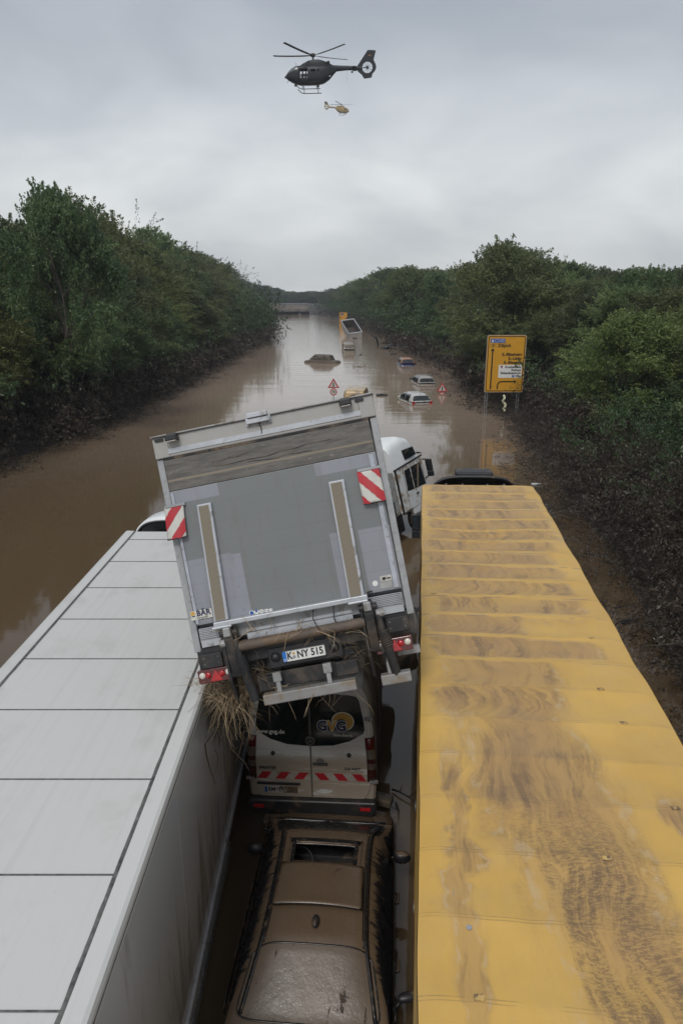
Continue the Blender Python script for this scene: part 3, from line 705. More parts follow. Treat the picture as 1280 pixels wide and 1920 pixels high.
# silver estate behind
P = onz(796, 722); t = thing('car', 'silver estate car with roof rails sunk to its rear window behind the white hatchback', 'car', (P.x, P.y + 2.0, -.46), R(6))
c = Car(1.8, [(-2.2, .55), (-2.15, .88), (-1.6, .95), (1.1, .93), (2.1, .75), (2.25, .5)], [(-2.15, .95), (-1.75, 1.40), (-1.3, 1.5), (.2, 1.52), (.5, 1.45), (1.35, .95)], .94, .18)
build_car(t, c, 'p_silver', (1.3, .5), (-2.12, -1.76), [(-1.5, -.6), (-.5, .75)]); mirror(t, -.83, .8, 1.05, 'black', -1, 1.4)
for sg_ in (-1, 1):
    mb = MB(); mb.tube([(sg_ * .62, -1.5, 1.46), (sg_ * .62, -1.4, 1.54), (sg_ * .62, .1, 1.55), (sg_ * .62, .2, 1.49)], .018, 6); mb.build('roof_rail', 'steel', t)
# orange and blue car
P = onz(762, 686); t = thing('car', 'small car with an orange muddy top and blue tailgate, water up to its rear lamps', 'car', (P.x, P.y + 1.9, -.34), R(5))
c = Car(1.75, hatch_sh, [(-1.95, .93), (-1.6, 1.42), (-1.1, 1.52), (0.2, 1.53), (.5, 1.44), (1.35, .93)], .96, .2)
build_car(t, c, 'p_orange', (1.3, .55), (-1.93, -1.60), [(-1.3, -.4), (-.3, .7)], paint2='p_bluec'); mirror(t, .84, .7, 1.1, 'black', 1, 1.8); tail(t, c, -1.95, .88, .16, .16)
mb = MB(); mb.bb(-.78, .78, -2.02, -1.94, .94, 1.02); mb.bb(-.35, .35, -2.03, -1.95, 1.04, 1.1); mb.build('tailgate_trim', 'p_bluec', t, bevel=.02)
# pickup-like SUV lying askew
P = onz(604, 681); t = thing('suv', 'brown mud-caked off-road vehicle lying askew, nose to the left, left of the drowned cars', 'suv', (P.x, P.y + .8, -.42), R(74)); t.rotation_euler = (R(0), R(4), R(70))
c = Car(1.85, [(-2.3, .5), (-2.2, 1.05), (-1.0, 1.08), (1.2, 1.08), (2.2, .95), (2.3, .6)], [(-1.35, 1.06), (-1.2, 1.65), (-.9, 1.74), (.7, 1.76), (.95, 1.66), (1.5, 1.08)], 1.07, .14, n=6); c.ge = 7
build_car(t, c, 'p_brown2', (1.45, .95), (-1.33, -1.2), [(-1.1, -.35), (-.28, .9)], glassm='glass_muddy', sideglass='glass_muddy')
# beige people carrier
P = onz(653, 662); t = thing('van', 'beige muddy people carrier seen from behind, water at its tailgate, in mid-water', 'van', (P.x, P.y + 2.0, -.22), R(2))
c = Car(1.9, [(-2.3, .5), (-2.25, 1.05), (1.2, 1.05), (2.2, .85), (2.3, .6)], [(-2.28, 1.07), (-2.0, 1.78), (-1.7, 1.88), (.8, 1.9), (1.1, 1.75), (1.8, 1.1)], 1.05, .13, n=6); c.ge = 9
build_car(t, c, 'p_beige', (1.7, 1.1), (-2.25, -2.02), [(-1.9, -.9), (-.8, .3), (.4, 1.0)], glassm='glass_muddy', sideglass='glass_muddy')
mb = MB(); mb.bb(-.7, .7, -2.36, -2.3, 1.0, 1.14); mb.build('bumper', 'black', t, bevel=.02)
# yellow off-roader behind the box truck
P = onz(669, 758); t = thing('suv', 'yellow boxy off-road vehicle with a spare wheel, just beyond the tilted box truck', 'suv', (P.x, P.y + 1.2, -.45), R(-8))
c = Car(1.8, [(-1.95, .5), (-1.9, 1.08), (1.2, 1.08), (1.9, .95), (2.0, .6)], [(-1.93, 1.08), (-1.85, 1.80), (-1.7, 1.88), (.6, 1.9), (.9, 1.8), (1.2, 1.1)], 1.07, .08, n=7); c.ge = 10
build_car(t, c, 'p_yellow', (1.15, .85), (-1.93, -1.87), [(-1.55, -.6), (-.5, .6)]); mirror(t, .86, .85, 1.25, 'black', 1, 1.7)
mb = MB(); 
mb.grid(lambda u, v: ((.30 + .09 * math.cos(2 * math.pi * v)) * math.cos(2 * math.pi * u), -2.06 + .09 * math.sin(2 * math.pi * v), 1.25 + (.30 + .09 * math.cos(2 * math.pi * v)) * math.sin(2 * math.pi * u)), 26, 9); mb.disc((0, 1.25), .22, -2.09, -2.0, 20); mb.build('spare_wheel', 'rubber', t, smooth=True, auto=40)
# sunk car, only its roof showing
P = onz(656, 643); t = thing('car', 'dark roof of a fully sunk car just above water behind the beige people carrier', 'car', (P.x, P.y, -1.08), R(0))
c = Car(1.7, hatch_sh, [(-1.9, .93), (-1.5, 1.6), (-1.0, 1.72), (.3, 1.73), (.6, 1.62), (1.35, .93)], .92, .22)
build_car(t, c, 'p_brown', (1.3, .6), (-1.88, -1.5), [(-1.2, -.3), (-.2, .7)])
# rim of a sunk pickup bed
P = onz(673, 688); t = thing('sunken_car', 'dark sunk vehicle edge with two upright fittings, in mid-water left of the blue car', 'car wreck', (P.x, P.y, -.55))
mb = MB(); mb.grid(lambda u, v: (-.6 + 1.2 * u, .45 * v - .1, .86 + .12 * math.sin(math.pi * u) ** .3 * (1 - (2 * v - 1) ** 2)), 14, 8); mb.build('roof', 'p_brown', t, smooth=True, solid=.05)
for sg_ in (-1, 1):
    mb = MB(); mb.tube([(sg_ * .62, 0, .8), (sg_ * .72, .0, 1.0), (sg_ * .66, .0, 1.16), (sg_ * .58, 0, 1.0)], .03, 6); mb.build('bracket', 'red_dark' if sg_ > 0 else 'black', t)
M['gap_dark'] = basic('wet_black_paint', (.012, .013, .016), .35, var=.3)
# overturned wreck
P = onz(725, 654); t = thing('sunken_car', 'black wreck with its bonnet flung open above the water, near the right bank', 'car wreck', (P.x, P.y, .42), R(-8)); t.scale = (1.5, 1.5, 1.75)
mb = MB(); mb.grid(lambda u, v: (-.9 - .5 * v + .1 * math.sin(3 * v), -.6 + 1.2 * u, .1 + .95 * v + .12 * math.sin(math.pi * v) + .05 * math.sin(math.pi * u)), 8, 10); mb.build('open_bonnet', 'gap_dark', t, smooth=True, solid=.06)
mb = MB(); mb.grid(lambda u, v: (-.15 + 1.15 * u, -.8 + 1.6 * v, -.3 + .65 * (math.sin(math.pi * (.08 + .84 * u)) ** .35) * (math.sin(math.pi * (.1 + .8 * v)) ** .3) + .08 * u), 14, 12); mb.build('body', 'gap_dark', t, smooth=True)
mb = MB(); mb.bb(-.55, .2, -.5, .5, -.1, .12); mb.build('engine', 'chassis', t, bevel=.05)
for px_, py_, lb in ((512, 612, 'dark log drifting at the foot of the left bank near the bridge'), (737, 665, 'dark plank drifting between the black wreck and the blue car'), (716, 742, 'small dark board drifting left of the white hatchback'), (700, 630, 'dark plank drifting near the right bank beyond the black wreck'), (665, 634.5, 'dark plank drifting just in front of the sunken tipper'), (676, 665.5, 'tiny dark board drifting right of the beige people carrier')):
    P = onz(px_, py_); mb = MB(); mb.box((0, 0, 0), (1.0 if px_ != 676 else .35, .35, .16), rot=(R(4), R(3), 0)); mb.box((.1, .05, .09), (.6 if px_ != 676 else .2, .2, .06), rot=(0, R(4), R(7)))
    o = mb.build('drifting_board', 'black', bevel=.02); o.location = (P.x, P.y, .33); tag(o, lb, 'board')

# ------------------------------------------------------------------ sunken tipper body
P = onz(667, 633); t = thing('tipper_truck', 'grey tipper truck body tilted up out of the water beside the distant yellow sign', 'tipper truck', (P.x, P.y, -.4))
t.rotation_euler = (R(6), R(2), R(14)); t.scale = (1, 1, 1)
mb = MB(); Wd, Ld, Hd = 1.28, 7.2, 1.75
def wall_(mb, a, b, z0, z1, th, lean=0): pass
mb.add([(-Wd, 0, .1), (Wd, 0, .1), (Wd, Ld, .1), (-Wd, Ld, .1), (-Wd - .08, 0, Hd), (Wd + .08, 0, Hd), (Wd + .08, Ld, Hd + .2), (-Wd - .08, Ld, Hd + .2)], [(0, 1, 2, 3), (0, 4, 7, 3), (1, 2, 6, 5), (3, 7, 6, 2)])
M['tipper'] = basic('worn_grey_steel', (.42, .41, .40), .55, var=.12, scale=1, dirt=.3, dirtcol=(.2, .16, .12), dirtscale=.8)
mb.build('tub', 'tipper', t, solid=.08)
mb = MB(); mb.bb(-Wd - .06, Wd + .06, -.1, 0, .0, Hd); mb.build('tailgate', 'tipper', t, bevel=.02)
mb = MB()
for a, b in (((-Wd - .1, 0, Hd), (-Wd - .1, Ld, Hd + .2)), ((Wd + .1, 0, Hd), (Wd + .1, Ld, Hd + .2)), ((-Wd - .1, -.05, Hd), (Wd + .1, -.05, Hd)), ((-Wd - .1, Ld, Hd + .2), (Wd + .1, Ld, Hd + .2))): mb.tube([a, b], .1, 4)
mb.build('rim', 'alu', t)
mb = MB(); mb.tube([(-Wd - .55, 0, 0), (-Wd - .55, 0, .7), (-Wd - .1, .3, .8)], .06, 6); mb.tube([(-Wd - .5, 1.4, 0), (-Wd - .5, 1.4, .9), (-Wd - .1, 1.5, 1)], .06, 6); mb.bb(-Wd - .6, -Wd - .5, -.1, .9, .3, .6); mb.build('side_guard', 'steel', t)
mb = MB(); mb.box((0, 2.6, .22), (1.6, 1.6, .12), rot=(0, 0, .3)); M['sand'] = basic('orange_rubble', (.32, .17, .09), .9, bump=.5); mb.build('rubble', 'sand', t, bevel=.05)
# right end of t: tilt bed upward at its far end
t.rotation_euler = (R(17), R(-7), R(11)); t.location.z = -.35
mb = MB(); mb.add([(-Wd + .1, .12, .3), (Wd - .1, .12, .3), (Wd - .1, Ld - .1, .3), (-Wd + .1, Ld - .1, .3), (-Wd - .0, .12, Hd - .1), (Wd, .12, Hd - .1), (Wd, Ld - .1, Hd + .05), (-Wd, Ld - .1, Hd + .05)], [(0, 1, 2, 3), (0, 4, 7, 3), (1, 2, 6, 5), (3, 7, 6, 2), (0, 1, 5, 4)]); mb.build('load_bed', basic('dark_bed', (.055, .042, .034), .8, var=.4, scale=1, dirt=.3, dirtcol=(.16, .14, .12), dirtscale=.6), t)  # inner lining in dark brown, darker than the tub outside

# ------------------------------------------------------------------ white refrigerated trailer
t = NT('trailer_roof_white'); v = t.obj()
st = t.noise(t.mapping(v, (16, .35, 1)), 1.0, 4, .6); bl = t.noise(v, 1.3, 5, .65)
base = t.mix(t.math('MULTIPLY', t.step(st, .45, .75), .28), (.56, .56, .545, 1), (.42, .42, .41, 1))
base = t.mix(t.math('MULTIPLY', t.step(bl, .52, .78), .5), base, (.40, .385, .36, 1))
base = t.mix(t.math('MULTIPLY', t.step(t.noise(v, 45, 3, .7), .66, .74), .4), base, (.3, .29, .27, 1))
t.P('Base Color', base); t.P('Roughness', .38); t.P('Specular IOR Level', .4); t.bump(t.math('ADD', t.noise(v, 1.2, 3), t.math('MULTIPLY', t.noise(t.mapping(v, (1, .3, 1)), 6, 2), .25)), .35, .025); M['roofwhite'] = t.m
t = NT('trailer_side_white'); v = t.obj(); z = t.sep(v)[2]
dr = t.noise(t.mapping(v, (1, 3, .35)), 1.3, 6, .7, .4)
zz = t.step(z, 3.2, .8)
base = t.mix(t.math('MULTIPLY', t.step(t.math('ADD', dr, t.math('MULTIPLY', zz, .25)), .55, .8), .7), (.50, .52, .54, 1), (.20, .165, .13, 1))
t.P('Base Color', base); t.P('Roughness', .16); t.P('Specular IOR Level', .6); M['sidewhite'] = t.m
M['seal'] = basic('sealant', (.10, .10, .096), .8, var=.6, scale=14, bump=.5)
TL_, TR_ = -4.19, -1.60
wt = thing('refrigerated_trailer', 'long white box trailer with a seamed panel roof on the left', 'trailer', ((TL_ + TR_) / 2, 0, 0))
hw = (TR_ - TL_) / 2; yF, yB = 12.55, -1.05
mb = MB(); mb.bb(-hw + .17, hw - .17, yB, yF - .02, 3.9, 3.985); roof = mb.build('roof_panel', 'roofwhite', wt)
for y in [12.07, 10.96, 9.85, 8.76, 7.65, 6.54, 5.40, 4.28, 3.2, 2.1, 1.0, -.1]:
    mb = MB(); mb.bb(-hw + .2, hw - .2, y - .007, y + .007, 3.985, 3.991); mb.build('cross_seam', 'seal', roof)
for sg_ in (-1, 1):
    mb = MB(); n = 180
    def sl(u, v, sg_=sg_):
        y = yB + (yF - yB) * v; x = sg_ * (hw - .185) + (u - .5) * (.034 + .012 * mnoise.noise(Vector((y * 6, sg_, 0)))); return (x, y, 3.989 + .006 * math.sin(math.pi * u) + .004 * mnoise.noise(Vector((y * 9, 2, sg_))))
    mb.grid(sl, 4, n); mb.build('seam_sealant', 'seal', roof, smooth=True)
    mb = MB(); mb.prism([(sg_ * (hw - .165), 3.9), (sg_ * (hw - .165), 3.992), (sg_ * (hw - .03), 4.0), (sg_ * (hw + .0), 3.985), (sg_ * (hw + .012), 3.95), (sg_ * (hw + .012), 3.86), (sg_ * (hw - .02), 3.85)], yB, yF); mb.build('edge_rail', 'roofwhite', wt)
    mb = MB(); mb.bb(min(sg_ * (hw + .0128), sg_ * (hw + .016)), max(sg_ * (hw + .0128), sg_ * (hw + .016)), yB, yF, 3.90, 3.912); mb.build('rail_groove', 'seal', wt)
mb = MB(); mb.bb(-hw, hw, yF - .02, yF + .03, 1.1, 3.97); mb.build('front_wall', 'roofwhite', wt, bevel=.01)
mb = MB(); mb.bb(-hw + .02, hw - .02, yB, yF - .03, 1.12, 3.88); mb.build('side_wall', 'sidewhite', wt)
for y in [10.2, 7.9, 5.6, 3.3, 1.0]:
    mb = MB(); mb.bb(hw - .0195, hw - .017, y - .05, y + .05, 1.2, 3.84); mb.build('panel_joint', 'sidewhite', wt)
mb = MB(); mb.bb(hw - .03, hw + .015, yB, yF, 1.04, 1.14); mb.bb(-hw - .015, -hw + .03, yB, yF, 1.04, 1.14); mb.build('floor_rail', 'alu', wt)
mb = MB(); mb.bb(-hw + .1, hw - .1, yB, yF, .95, 1.1); mb.bb(-.5, .5, yB, yF, .6, .95); mb.build('underframe', 'chassis', wt)
mb = MB(); mb.bb(hw - .1, hw - .05, 2.0, 8.2, .45, .62); mb.bb(hw - .1, hw - .05, 2.0, 8.2, .75, .92)
for y in (2.1, 4, 6, 8.1): mb.bb(hw - .16, hw - .1, y - .04, y + .04, .4, 1.0)
mb.build('side_guard', 'alu_dull', wt)
def wheel(parent, x, y, z, r=.5, w=.3, name='wheel', rim='steel'):
    mb = MB(); mb.grid(lambda u, v: (x + w / 2 * math.cos(math.pi * 2 * v), y + (r - .07 + .08 * abs(math.sin(math.pi * 2 * v)) ** .5 * math.copysign(1, math.sin(math.pi * 2 * v))) * math.cos(2 * math.pi * u), z + (r - .07 + .08 * abs(math.sin(math.pi * 2 * v)) ** .5 * math.copysign(1, math.sin(math.pi * 2 * v))) * math.sin(2 * math.pi * u)), 29, 13)
    o = mb.build(name, 'rubber', parent, smooth=True, auto=50)
    mb = MB()
    T = Matrix.Rotation(R(90), 4, 'Z')
    mb.add([(x + sx * (w / 2 - .03), y + (r - .12) * math.cos(2 * math.pi * k / 24), z + (r - .12) * math.sin(2 * math.pi * k / 24)) for sx in (-1, 1) for k in range(24)], [tuple(range(24)), tuple(range(47, 23, -1))])
    mb.tube([(x - w / 2, y, z), (x + w / 2, y, z)], .14, 12); mb.build('rim', rim, o); return o
for y in (.8, 2.1, 3.4):
    for sg_ in (-1, 1): wheel(wt, sg_ * (hw - .25), y, .5)

# ------------------------------------------------------------------ yellow tarpaulin trailer
t = NT('yellow_tarpaulin'); v = t.obj(); s3 = t.sep(v); X, Y = s3[0], s3[1]
mul, add, sub_ = (lambda a, b: t.math('MULTIPLY', a, b)), (lambda a, b: t.math('ADD', a, b)), (lambda a, b: t.math('SUBTRACT', a, b))
tone = t.mix(t.step(t.noise(v, .9, 4), .3, .7), (.62, .385, .092, 1), (.54, .325, .076, 1))
tone = t.mix(mul(t.step(t.noise(v, 2.0, 6, .7), .42, .75), .45), tone, (.54, .36, .14, 1))
tone = t.mix(mul(t.step(t.noise(t.mapping(v, (3, .5, 1)), 2.0, 6, .75, .6), .5, .7), .25), tone, (.46, .30, .11, 1))
bayY = t.math('DIVIDE', add(Y, .02), .62); bi = t.math('FLOOR', bayY); bf = t.math('FRACT', bayY)
bay = t.math('ABSOLUTE', t.math('SINE', mul(bayY, math.pi)))
rnd = t.n('ShaderNodeTexWhiteNoise', {'W': bi}, noise_dimensions='1D').outputs[0]
blob = t.noise(t.mapping(v, (1.3, .8, 1)), 1.0, 4, .6, .4)
warp = mul(sub_(t.noise(v, 2.6, 4, .6), .5), .42)
# crescents left in each sagging bay as the water drained: lines across the bay, bowed sideways
c1 = add(add(X, warp), mul(t.math('POWER', sub_(bf, add(.35, mul(rnd, .3))), 2.0), add(.1, mul(rnd, .75))))
cres = t.noise(t.n('ShaderNodeCombineXYZ', {0: mul(c1, 7.0), 1: add(mul(bi, 7.3), mul(bf, .35)), 2: 0.0}).outputs[0], 1.0, 6, .62, .0)
cfine = t.noise(t.n('ShaderNodeCombineXYZ', {0: mul(c1, 30.0), 1: add(mul(bi, 3.1), mul(bf, .8)), 2: 0.0}).outputs[0], 1.0, 4, .6, .0)
# long flow streaks on the near part
vd = t.n('ShaderNodeVectorMath', {0: v, 1: t.n('ShaderNodeVectorMath', {0: t.n('ShaderNodeTexNoise', {'Vector': v, 'Scale': .9, 'Detail': 2.0}).outputs['Color'], 'Scale': .55}, operation='SCALE').outputs[0]}, operation='ADD').outputs[0]
flow = t.noise(t.mapping(vd, (6.0, .8, 1)), 1.0, 7, .66, .3)
ffine = t.noise(t.mapping(vd, (30, 3.2, 1)), 1.0, 5, .7, .3)
nearw = t.step(Y, 6.6, 5.4)
stk = t.mix(nearw, cres, flow); stk = t.sep(stk)[0]
fin = t.sep(t.mix(nearw, cfine, ffine))[0]
xw = add(X, mul(sub_(blob, .5), 1.1))
xc_ = sub_(mul(sub_(7.5, Y), .13), .46)
nearlobe = mul(t.step(t.math('ABSOLUTE', sub_(xw, xc_)), .78, .30), t.step(Y, 7.4, 6.6))
farleft = mul(t.step(t.math('ABSOLUTE', add(xw, .45)), .80, .50), mul(t.step(Y, 5.8, 6.6), t.step(bay, .10, .35)))
farright = mul(mul(t.step(t.math('ABSOLUTE', sub_(xw, .45)), .62, .40), t.step(sub_(Y, mul(rnd, 2.0)), 6.6, 7.4)), t.step(bay, .2, .6))
farall = mul(mul(t.step(t.math('ABSOLUTE', xw), 1.2, 1.0), t.step(Y, 11.2, 12.4)), t.step(bay, .10, .4))
rightlobe = mul(t.step(t.math('ABSOLUTE', sub_(xw, 1.05)), .26, .12), t.step(t.math('ABSOLUTE', sub_(Y, 4.0)), 1.3, .8))
leftst = mul(t.step(t.math('ABSOLUTE', add(xw, .98)), .16, .04), mul(t.step(Y, 6.5, 5.0), .8))
reg = t.math('MAXIMUM', t.math('MAXIMUM', t.math('MAXIMUM', nearlobe, farleft), farright), t.math('MAXIMUM', t.math('MAXIMUM', farall, rightlobe), leftst))
base = t.mix(mul(reg, add(.38, mul(t.step(blob, .3, .65), .40))), tone, (.37, .225, .100, 1))
thick = mul(reg, t.step(add(stk, mul(sub_(fin, .5), .45)), .40, .68))
patchy = t.step(t.noise(t.mapping(v, (1.6, 1.6, 1)), 1.0, 4, .65), .40, .60)
base = t.mix(mul(thick, t.math('ADD', mul(nearw, .12), add(.26, mul(patchy, .55)))), base, (.185, .115, .060, 1))
# granular ripple where the silt is thickest, tarpaulin colour showing between
rip = t.noise(t.mapping(vd, (22, 60, 1)), 1.0, 3, .6, .8)
gz_ = mul(mul(nearlobe, t.step(Y, 5.4, 4.2)), t.step(flow, .38, .55))
base = t.mix(mul(gz_, mul(t.step(rip, .44, .60), .55)), base, (.135, .084, .046, 1))
base = t.mix(mul(gz_, mul(t.step(rip, .46, .38), .45)), base, (.47, .30, .10, 1))
# pale dried outline of the mud, grey wet lines along the bows
edge = mul(t.step(t.math('ABSOLUTE', sub_(reg, .5)), .20, .04), t.step(t.noise(v, 6, 4, .7), .45, .6))
base = t.mix(mul(edge, .4), base, (.52, .40, .26, 1))
lx = t.noise(t.n('ShaderNodeCombineXYZ', {0: mul(X, 1.1), 1: mul(bi, 5.7), 2: 0.0}).outputs[0], 1.0, 3, .6)
bfw = add(bf, mul(sub_(t.noise(v, 3.0, 3), .5), .05))
line = mul(t.step(t.math('ABSOLUTE', sub_(bfw, .93)), .028, .010), mul(t.step(lx, .50, .56), t.step(Y, 6.5, 8.5)))
base = t.mix(mul(line, .75), base, (.17, .15, .145, 1))
weld = t.math('MAXIMUM', t.step(t.math('ABSOLUTE', sub_(bf, .03)), .010, .004), t.step(t.math('ABSOLUTE', sub_(bf, .985)), .008, .003))
base = t.mix(mul(weld, mul(t.step(t.noise(v, 3, 4, .7), .35, .62), .55)), base, (.22, .15, .07, 1))
scr = mul(t.step(t.noise(t.mapping(v, (12, 1.6, 1), rot=(0, 0, .15)), 1.5, 5, .75, .6), .62, .68), t.step(t.math('ABSOLUTE', sub_(t.math('ABSOLUTE', X), 1.08)), .16, .05))
base = t.mix(mul(scr, .6), base, (.30, .25, .20, 1))
t.P('Base Color', base)
t.P('Roughness', add(.34, mul(t.noise(v, 5, 4), .16))); t.P('Specular IOR Level', .5)
hh = add(add(mul(thick, .5), mul(t.noise(v, 1.6, 5, .6), 1.6)), add(mul(fin, .2), mul(mul(gz_, rip), .8)))
t.bump(hh, .38, .014); M['tarp'] = t.m
yt_ = Matrix.Translation((.215 + 1.275, 0, 0)) @ Matrix.Rotation(R(-6.55), 4, 'Z') @ Matrix.Translation((.0, 0, 0)) @ Matrix.Rotation(R(-1.1), 4, 'Y')
ty = thing('tarpaulin_trailer', 'long yellow tarpaulin trailer with mud streaks over its sagging roof on the right', 'trailer', mat=yt_)
HW = 1.285; YF, YB = 15.55, -1.0; ZT = 4.13
def tarp_top(u, v):
    y = YB + (YF - YB) * v; x = (2 * u - 1) * HW
    ph = (y + .02) / .62 * math.pi; bay_ = abs(math.sin(ph)) ** .8
    e = 1 - abs(2 * u - 1) ** 6
    fx = mnoise.noise(Vector((x * 1.3, y * .9, 0))) * .5 + .5
    z = ZT - .024 * bay_ * e * (.3 + 1.4 * fx) + .012 * mnoise.noise(Vector((x * 5, y * 4, 3))) * e
    # crumpled dent far along, where the mud has pooled
    d_ = math.hypot(x + .3, (y - 12.3) * .8); z -= .05 * math.exp(-d_ * d_ * 2.2) * (1 + mnoise.noise(Vector((x * 9, y * 9, 0))))
    z -= .035 * (abs(2 * u - 1) ** 14)
    x += (.012 * math.sin(y * 3.1) + .014 * mnoise.noise(Vector((y * 2.2, x, 8)))) * abs(2 * u - 1) ** 8 * (1 if x > 0 else .4)
    return (x, y, z)
mb = MB(); mb.grid(tarp_top, 56, 420); mb.build('roof_tarpaulin', 'tarp', ty, smooth=True)
for sg_ in (-1, 1):
    def sidef(u, v, sg_=sg_):
        y = YB + (YF - YB) * v; p = tarp_top(0 if sg_ < 0 else 1, v)
        zz = p[2] - (p[2] - 1.25) * u; k = math.sin(math.pi * min(1, u * 1.0))
        return (p[0] + sg_ * (.006 + .012 * min(1, u * 6)) + sg_ * (.012 * mnoise.noise(Vector((y * 1.6, zz * 1.2, sg_))) + .006 * math.sin(y * 10)) * k, y, zz)
    mb = MB(); mb.grid(sidef, 16, 260); mb.build('side_curtain', 'tarp', ty, smooth=True)
mb = MB(); mb.bb(-HW + .01, HW - .01, YF - .04, YF, 1.2, ZT - .05); mb.build('front_wall', 'tarp', ty, bevel=.01)
mb = MB()
for y, x in ((9.4, -.6), (9.0, .85), (7.2, .75), (6.1, .8), (4.87, .88), (4.28, .25), (3.62, .95), (4.87, -.85)):
    frame(mb, x - .035, x + .035, -.03, .03, .008, .006, 0, .004)
    n_ = len(mb.v) // 1
M['patch'] = basic('patch_yellow', (.55, .36, .12), .45, dirt=.7, dirtscale=26)
mb = MB()
for y, x in ((9.3, -1.1), (8.06, .9), (6.82, .72), (6.2, .8), (4.96, .90), (4.34, .18), (3.72, 1.0), (3.10, -.9)):
    i_ = Vector(tarp_top((x / HW + 1) / 2, (y - YB) / (YF - YB)))
    mb = MB(); mb.box((i_.x, i_.y, i_.z + .004), (.07, .045, .004), rot=(0, 0, .08)); mb.build('tarpaulin_patch', 'patch', ty)
i_ = Vector(tarp_top(((-.93) / HW + 1) / 2, (3.62 - YB) / (YF - YB))); mb = MB(); mb.tube([(i_.x, i_.y, i_.z), (i_.x, i_.y, i_.z + .008)], .02, 14); mb.build('eyelet', 'steel', ty)
mb = MB(); mb.bb(-HW + .03, HW - .03, YB, YF - .3, 1.0, 1.24); mb.bb(-.5, .5, YB, YF - 1, .65, 1.0); mb.build('underframe', 'chassis', ty)
for k in range(24):
    y = 1.2 + k * .6
    if k % 3 == 0:
        mb = MB(); mb.grid(lambda u, v: (-HW - .035 + .008 * math.cos(2 * math.pi * v), y + (.07 + .008 * math.sin(2 * math.pi * v)) * math.cos(2 * math.pi * u), 1.02 + (.07 + .008 * math.sin(2 * math.pi * v)) * math.sin(2 * math.pi * u)), 18, 6); mb.build('tie_ring', 'steel', ty, smooth=True)
for y in (1.0, 2.3, 3.6):
    for sg_ in (-1, 1): wheel(ty, sg_ * (HW - .28), y, .5)

